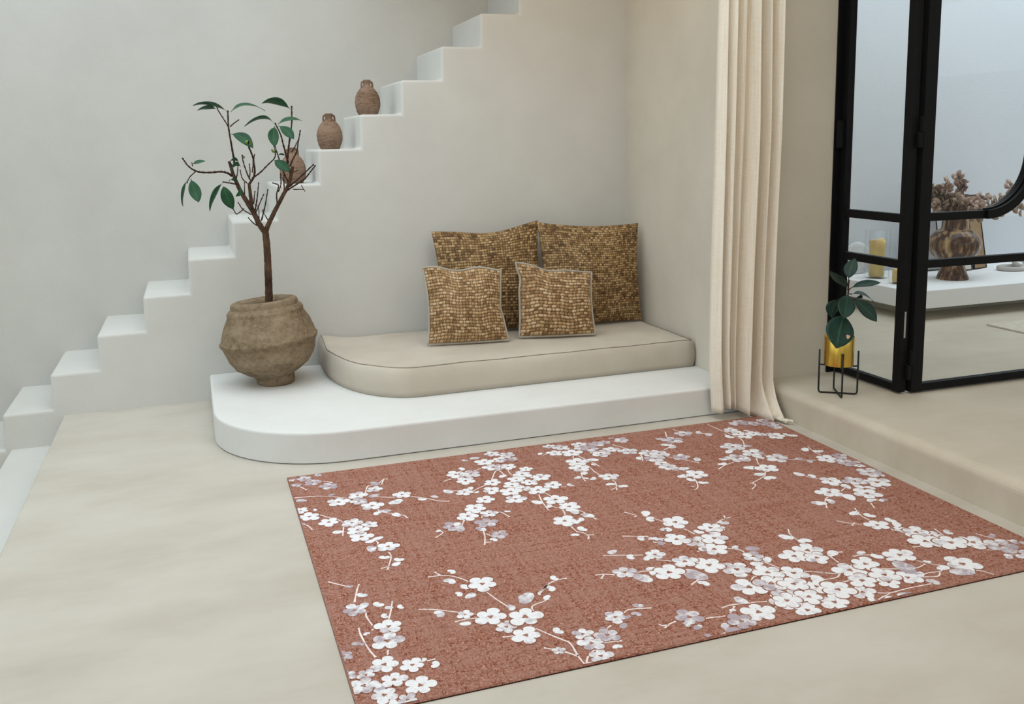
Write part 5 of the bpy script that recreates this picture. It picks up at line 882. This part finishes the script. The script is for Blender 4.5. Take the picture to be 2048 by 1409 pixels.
# ---------------------------------------------------------------- brass pot on wire stand
def stand_and_pot():
    cx, cy = 4.0455, -1.615
    root = empty('plant_stand', (cx, cy, HL)); props(root, 'black wire plant stand under the brass pot on the raised floor', 'plant stand')
    d1 = np.array([0.0705, -0.0500]); d2 = np.array([-0.036, -0.072]) * 1.05
    r = 0.0042
    for d, zb in ((d1, HL + 0.0045), (d2, HL + 0.0046)):
        dn = d / np.linalg.norm(d) * 0.0865
        for s in (-1, 1):
            e = dn * s
            p = [(cx, cy, zb), (cx + e[0] * 0.9, cy + e[1] * 0.9, zb), (cx + e[0] * 0.975, cy + e[1] * 0.975, zb + 0.004), (cx + e[0], cy + e[1], zb + 0.014), (cx + e[0], cy + e[1], HL + 0.212)]
            pts = []
            for a, b in zip(p[:-1], p[1:]): pts += [np.array(a) + (np.array(b) - np.array(a)) * t for t in (0, .5)]
            pts.append(np.array(p[-1])); v, f = tube_data(pts, r, 8); from_py('leg', v, f, 'wire', root)
            q = [(cx + e[0], cy + e[1], HL + 0.140), (cx + e[0] * 0.80, cy + e[1] * 0.80, HL + 0.138), (cx + e[0] * 0.2, cy + e[1] * 0.2, HL + 0.138)]
            v, f = tube_data([np.array(t) for t in q], r * 0.9, 8); from_py('support_bar', v, f, 'wire', root)
    zb = HL + 0.1425
    pr = empty('potted_rubber_plant', (cx, cy, zb)); props(pr, 'young rubber plant with dark leaves in a brass pot held by the wire stand', 'potted plant')
    P = [(0.0, 0.0), (0.066, 0.0), (0.0675, 0.0015), (0.0675, 0.136), (0.0665, 0.1375), (0.0655, 0.136), (0.0655, 0.02), (0.0, 0.02)]
    vs, fs = lathe(P, 64); o = from_py('pot', [(x + cx, y + cy, z + zb) for x, y, z in vs], fs, 'brass', pr)
    o.data.set_sharp_from_angle(angle=0.6)
    v, f = lathe([(0.0, 0.108), (0.03, 0.111), (0.0656, 0.106)], 32); from_py('soil', [(x + cx, y + cy, z + zb) for x, y, z in v], f, 'soil', pr)
    parts = []
    for k, s in enumerate(DATA['rs']):
        pts = [tuple(p) for p in s]
        if k == 0: pts = [(cx, cy, zb + 0.10)] + pts
        parts.append(tube_data(spline(pts, 5), 0.0038 if k == 0 else 0.0024, 8))
    v, f = merge(parts); from_py('stem', v, f, 'twig', pr)
    for k, l in enumerate(DATA['rl']):
        lf = add_leaf(l, 'leafrubber', pr, {7: 'large low leaf hanging over the pot rim, with a dry bite'}.get(k), 0.14)
        if k == 7:
            b, m, t, ax = [np.array(q) for q in l[:4]]
            p = m * 0.75 + t * 0.25 + ax * 0.62 * (1 if ax[0] > 0 else -1)
            n = np.cross(ax, t - b); n /= np.linalg.norm(n)
            if n[1] > 0: n = -n
            e1 = ax / np.linalg.norm(ax); e2 = np.cross(n, e1)
            ring = [p + n * 0.010 + (e1 * math.cos(a) * 0.0085 + e2 * math.sin(a) * 0.0115) * (1 + .2 * math.sin(3 * a)) for a in np.linspace(0, 2 * PI, 14)[:-1]]
            vs = ring + [q - n * 0.002 for q in ring]; N = 13
            fs = [tuple(range(N)), tuple(range(N, 2 * N))[::-1]] + [(i, (i + 1) % N, N + (i + 1) % N, N + i) for i in range(N)]
            o = from_py('dry_patch', vs, fs, 'leafdry', lf, False); o['label'] = 'beige dried patch on the lowest leaf'
stand_and_pot()

# ---------------------------------------------------------------- glazed door
HT = 2.72
def sub(o, root): return o
tr = box('trim_2', (4.262, YP - 0.004, HL), (4.345, YP + 0.05, HT), 'black', None, 0.002)
struct(tr, 'black steel door jamb fixed to the pier', 'door frame')
d1 = empty('door_1', (4.315, YP, HL)); props(d1, 'narrow folded black steel glazed door leaf beside the pier', 'door', kind='structure')
xa, xb = 4.296, 4.334; ya, yb = -1.735, -1.256; zb = HL + 0.008
box('stile', (xa, yb - 0.045, zb), (xb, yb, HT - 0.05), 'black', d1, 0.002)
box('stile', (xa, ya, zb), (xb, ya + 0.047, HT - 0.05), 'black', d1, 0.002)
for z0, z1, nm in ((zb, zb + 0.036, 'rail'), (HT - 0.10, HT - 0.05, 'rail'), (0.957, 0.997, 'glazing_bar'), (0.744, 0.783, 'glazing_bar')):
    box(nm, (xa + 0.003, ya + 0.047, z0), (xb - 0.003, yb - 0.045, z1), 'black', d1, 0.002)
for z0, z1 in ((zb + 0.036, 0.744), (0.783, 0.957), (0.997, HT - 0.10)):
    box('glass_pane', (4.3125, ya + 0.045, z0 - 0.002), (4.3165, yb - 0.043, z1 + 0.002), 'glass', d1)
box('lock_plate', (4.310, ya - 0.0012, 0.42), (4.320, ya + 0.004, 0.545), 'steel', d1, 0.001)
box('rail_end', (4.262, -1.262, HL + 0.004), (4.2945, -1.2525, HL + 0.036), 'black', d1, 0.001)
for z0 in (1.30, 0.24): box('hinge', (4.266, -1.288, z0), (4.296, -1.258, z0 + 0.135), 'black', d1, 0.003)
d2 = empty('door_2', (4.36, -1.75, HL)); props(d2, 'wide black steel glazed door leaf with a curved bar, standing open', 'door', kind='structure')
x0, x1 = 4.353, 5.40; y0, y1 = -1.752, -1.712
box('stile', (x0, y0, zb), (x0 + 0.064, y1, HT - 0.05), 'black', d2, 0.002)
box('stile', (x1 - 0.064, y0, zb), (x1, y1, HT - 0.05), 'black', d2, 0.002)
for za, zc, nm, xe in ((zb, zb + 0.036, 'rail', x1 - .064), (HT - 0.10, HT - 0.05, 'rail', x1 - .064), (0.745, 0.782, 'glazing_bar', x1 - .064), (0.963, 1.001, 'glazing_bar', 4.76)):
    box(nm, (x0 + 0.064, y0 + 0.003, za), (xe, y1 - 0.003, zc), 'black', d2, 0.002)
def arc_bar():
    cx_, cz_, r = 4.747, 0.982 + 0.29, 0.29
    V, F = [], []; n = 28
    for i in range(n + 1):
        a = -PI / 2 + math.radians(95) * i / n
        for rr, yy in ((r - 0.021, y0 - 0.010), (r + 0.021, y0 - 0.010), (r + 0.021, y1 + 0.016), (r - 0.021, y1 + 0.016)):
            V.append((cx_ + rr * math.cos(a), yy, cz_ + rr * math.sin(a)))
    for i in range(n):
        for j in range(4): F.append((i * 4 + j, i * 4 + (j + 1) % 4, i * 4 + 4 + (j + 1) % 4, i * 4 + 4 + j))
    F += [(0, 3, 2, 1), (n * 4, n * 4 + 1, n * 4 + 2, n * 4 + 3)]
    from_py('curved_bar', V, F, 'black', d2, False)
    # thin raised bead inside the curve
    V, F = [], []
    for i in range(n + 1):
        a = -PI / 2 + math.radians(95) * i / n
        for rr, yy in ((r - 0.028, y0 + 0.012), (r - 0.020, y0 + 0.012), (r - 0.020, y0 + 0.024), (r - 0.028, y0 + 0.024)):
            V.append((cx_ + rr * math.cos(a), yy, cz_ + rr * math.sin(a)))
    for i in range(n):
        for j in range(4): F.append((i * 4 + j, i * 4 + (j + 1) % 4, i * 4 + 4 + (j + 1) % 4, i * 4 + 4 + j))
    F += [(0, 3, 2, 1), (n * 4, n * 4 + 1, n * 4 + 2, n * 4 + 3)]
    from_py('curved_bead', V, F, 'black', d2, False)
arc_bar()
for z0_, z1_ in ((zb + 0.036, 0.745), (0.782, 0.963), (1.001, HT - 0.10)):
    box('glass_pane', (x0 + 0.062, -1.734, z0_ - 0.002), (x1 - 0.062, -1.730, z1_ + 0.002), 'glass', d2)
for z in (1.30, 0.22):
    box('hinge', (4.338, -1.760, z + 0.07), (4.356, -1.742, z + 0.14), 'black', d2, 0.003)
    box('hinge', (4.326, -1.758, z), (4.346, -1.736, z + 0.069), 'black', d2, 0.003)

# ---------------------------------------------------------------- room behind the glass
ZS = 0.352
shelf = empty('shelf', (5.6, -0.396, 0.15)); props(shelf, 'low floating white plaster shelf in the room behind the glass', 'shelf')
box('slab', (5.60, -0.396, 0.23), (9.1, 0.468, ZS), 'slab', shelf, 0.006)
box('plinth', (5.78, -0.13, HL), (9.1, 0.468, 0.23), 'pier', shelf)
bm = bmesh.new(); bm_box(bm, (5.946, -1.62, HL), (7.1, -0.665, HL + 0.012)); bev(bm, 0.003)
props(from_bm('floor_mat', bm, 'mat'), 'pale cream mat on the floor behind the glass door', 'mat')

def cup(cx, cy, r, h, name, label, parts):
    root = empty(name, (cx, cy, ZS)); props(root, label, 'candle holder')
    P = [(0.0, 0.0), (r * 0.8, 0.0), (r * 0.97, 0.006), (r, 0.02), (r, h), (r - 0.003, h)]
    v, f = lathe(P, 40); from_py('glass_cylinder', [(x + cx, y + cy, z + ZS) for x, y, z in v], f, 'thinglass', root)
    return root
def candle(cx, cy, z, r, h, label, wavy):
    root = empty('candle', (cx, cy, z)); props(root, label, 'candle')
    P = [(0.0, 0.0), (r, 0.0), (r, h * 0.5), (r, h * 0.86), (r * (1.0 + wavy * 14), h), (r * 0.85, h - 0.004), (r * 0.7, h - 0.03), (0.0, h - 0.034)]
    v, f = lathe(P, 36); out = []
    for x, y, zz in v:
        th = math.atan2(y, x)
        if zz > h * .8: zz += wavy * (math.sin(2 * th + 0.5) + .4 * math.sin(5 * th)); k = 1 + (0.10 * max(0, math.sin(th * 2 + .5)) if wavy > .004 else 0); x *= k; y *= k
        out.append((x + cx, y + cy, zz + z))
    from_py('wax', out, f, 'wax', root)
    v, f = tube_data([np.array((cx, cy, z + h - 0.036)), np.array((cx + .002, cy, z + h - 0.015))], 0.0018, 6); from_py('wick', v, f, 'wick', root)
c1 = (5.812, 0.197)
cup(*c1, 0.085, 0.345, 'candle_holder', 'tall clear glass cylinder holding the burnt-down yellow candle, leftmost on the shelf', None)
candle(c1[0], c1[1], ZS + 0.0135, 0.052, 0.255, 'yellow pillar candle with a melted flared rim in the tall glass cylinder', 0.010)
c2 = (5.790, -0.085)
cup(*c2, 0.090, 0.262, 'candle_holder', 'wide low glass cylinder beside the front corner of the shelf', None)
candle(c2[0], c2[1], ZS + 0.0135, 0.066, 0.085, 'short yellow candle in the wide low glass cylinder', 0.001)
c3 = (5.945, 0.345)
cup(*c3, 0.06, 0.325, 'candle_holder', 'empty slim glass cylinder behind the door stile', None)
def disc():
    cx, cy, r = 5.835, 0.425, 0.118
    root = bpy.data.meshes.new('d')
    P = [(0.0, -0.018), (r * 0.7, -0.017), (r * .95, -0.010), (r, 0.0), (r * .95, 0.010), (r * .7, 0.017), (0.0, 0.018)]
    v, f = lathe(P, 40)
    o = from_py('ceramic_disc', [(x + cx, -z + cy - (y / r) * -0.015, y + ZS + r + 0.0) for x, y, z in v], f, 'disc')
    props(o, 'round chalk white ceramic disc leaning on the far wall behind the tall candle', 'ornament')
disc()

def frame(P0, P1, h, back, face, label, mt=0.004, border=0.0):
    """leaning framed board: P0,P1 bottom corners, h height, back: how far the top leans back"""
    P0, P1 = np.array(P0, float), np.array(P1, float)
    ex = P1 - P0; w = np.linalg.norm(ex); ex /= w; n = np.array([ex[1], -ex[0], 0.0]); up = np.array([0, 0, 1.0]) * math.sqrt(h * h - back * back) / h - n * back / h
    nn = np.cross(ex, up)
    root = empty('picture_frame', tuple((P0 + P1) / 2)); props(root, label, 'picture frame')
    def bar(a, b, c, d, z0, z1):
        bm = bmesh.new(); vs = []
        for zz in (z0, z1):
            for (s, t) in ((a, c), (b, c), (b, d), (a, d)): vs.append(bm.verts.new(tuple(P0 + ex * s + up * t + nn * zz)))
        for f in ((0, 3, 2, 1), (4, 5, 6, 7), (0, 1, 5, 4), (1, 2, 6, 5), (2, 3, 7, 6), (3, 0, 4, 7)): bm.faces.new([vs[i] for i in f])
        bmesh.ops.recalc_face_normals(bm, faces=list(bm.faces)); return bm
    t = 0.006
    bm = bmesh.new()
    for a in ((0, w, 0, t), (0, w, h - t, h), (0, t, t, h - t), (w - t, w, t, h - t)):
        b2 = bar(*a, -0.008, 0.008); tm = bpy.data.meshes.new('t'); b2.to_mesh(tm); b2.free(); bm.from_mesh(tm)
    from_bm('frame', bm, 'black', root)
    from_bm('board', bar(t, w - t, t, h - t, -0.006, 0.003), face, root)
frame((6.728, 0.215, ZS + 0.002), (6.897, 0.265, ZS + 0.002), 0.56, 0.10, 'craft', 'tall narrow black frame with brown kraft board, right of the amber vase')
frame((6.47, 0.175, ZS + 0.002), (6.698, 0.205, ZS + 0.002), 0.165, 0.03, 'paper', 'small low black frame with pale paper behind the foot of the vase')
frame((6.21, 0.285, ZS + 0.002), (6.500, 0.305, ZS + 0.002), 0.385, 0.07, 'greyprint', 'black frame with grey print left of and behind the amber vase')

def links():
    def torus(c, a, b, rot, tilt, m=40, rr=0.017):
        pts = []
        for i in range(m):
            t = 2 * PI * i / m; p = Vector((a * math.cos(t), b * math.sin(t), 0))
            p = Matrix.Rotation(rot, 3, 'Z') @ (Matrix.Rotation(tilt, 3, 'X') @ p); pts.append(np.array(p) + np.array(c))
        return tube_data(pts, rr, 12, closed=True)
    root = empty('stone_chain', (6.98, 0.08, ZS)); props(root, 'pale carved stone chain links lying at the right of the shelf', 'ornament')
    v, f = torus((6.95, 0.085, ZS + 0.018), 0.095, 0.075, 0.1, 0.0); from_py('chain_link', v, f, 'stone', root)
    v, f = torus((7.075, 0.10, ZS + 0.042), 0.085, 0.055, 0.3, 0.45); from_py('chain_link', v, f, 'stone', root)
    v, f = torus((7.20, 0.09, ZS + 0.018), 0.09, 0.07, -0.2, 0.0); from_py('chain_link', v, f, 'stone', root)
links()

def vase():
    cx, cy = 6.247, -0.065
    root = empty('vase', (cx, cy, ZS)); props(root, 'amber tortoiseshell glass vase with a globe body and flared foot on the shelf', 'vase')
    P = [(0.0, 0.0), (0.104, 0.0), (0.108, 0.006), (0.094, 0.04), (0.078, 0.085), (0.070, 0.112), (0.074, 0.128)]
    v, f = lathe(P, 48); o = from_py('foot', [(x + cx, y + cy, z + ZS) for x, y, z in v], f, 'tortoise', root); o['label'] = 'dark amber flared foot'
    G = []
    for i in range(25):
        a = math.radians(-64 + (64 + 58) * i / 24); G.append((0.171 * math.cos(a), 0.245 + 0.130 * math.sin(a)))
    G = [(0.0, 0.128)] + G + [(0.088, 0.375), (0.086, 0.44), (0.088, 0.50), (0.092, 0.515), (0.088, 0.515), (0.082, 0.44), (0.082, 0.37)]
    v, f = lathe(G, 56); from_py('globe', [(x + cx, y + cy, z + ZS) for x, y, z in v], f, 'tortoise', root)
    top = np.array([cx, cy, ZS + 0.46])
    for k, s in enumerate(DATA['eu']):
        pts = [np.array(p) for p in s]
        pts = [np.array([cx + 0.03 * math.cos(k * 2.4), cy + 0.03 * math.sin(k * 2.4), ZS + 0.36]), np.array([cx + 0.055 * math.cos(k * 2.4), cy + 0.055 * math.sin(k * 2.4), ZS + 0.52])] + pts[1:]
        sp = spline(pts, 8); n = len(sp)
        st_ = empty('eucalyptus_stem', tuple(pts[0])); props(st_, 'dried eucalyptus stem with round dusty leaves standing in the amber vase', 'dried stem', 'dried eucalyptus stems in the amber vase')
        v, f = tube_data(sp, [0.0035 - 0.0022 * i / n for i in range(n)], 6); from_py('twig', v, f, 'euctwig', st_)
        LV, LF = [], []; MI = []
        for i in range(9, n):
            for sd in (-1, 1):
                if R.random() < 0.15: continue
                sz = (0.036 - 0.017 * i / n) * (0.75 + .6 * R.random())
                t = sp[min(i, n - 1)] - sp[i - 1]; t /= np.linalg.norm(t)
                d = np.array([R.random() - .5, R.random() - .5, R.random() - .35]); d -= t * np.dot(d, t); d /= np.linalg.norm(d)
                d = d * sd; d = d * .85 + t * .5; d /= np.linalg.norm(d)
                q = np.cross(d, [R.random() - .5, -1, R.random() - .5]); q /= np.linalg.norm(q); nn = np.cross(d, q)
                c = sp[i] + d * (sz + 0.004); o = len(LV); M_ = 10
                for j in range(M_):
                    a = 2 * PI * j / M_; LV.append(c + d * sz * math.cos(a) + q * sz * 0.82 * math.sin(a) * (1 - .15 * math.cos(a)) + nn * sz * 0.3 * math.sin(a) ** 2)
                LV.append(c + nn * -0.001)
                for j in range(M_): LF.append((o + j, o + (j + 1) % M_, o + M_))
        o = from_py('foliage', LV, LF, 'eucal' if k % 2 else 'eucal2', st_)
        sd_ = o.modifiers.new('thick', 'SOLIDIFY'); sd_.thickness = 0.0012
vase()
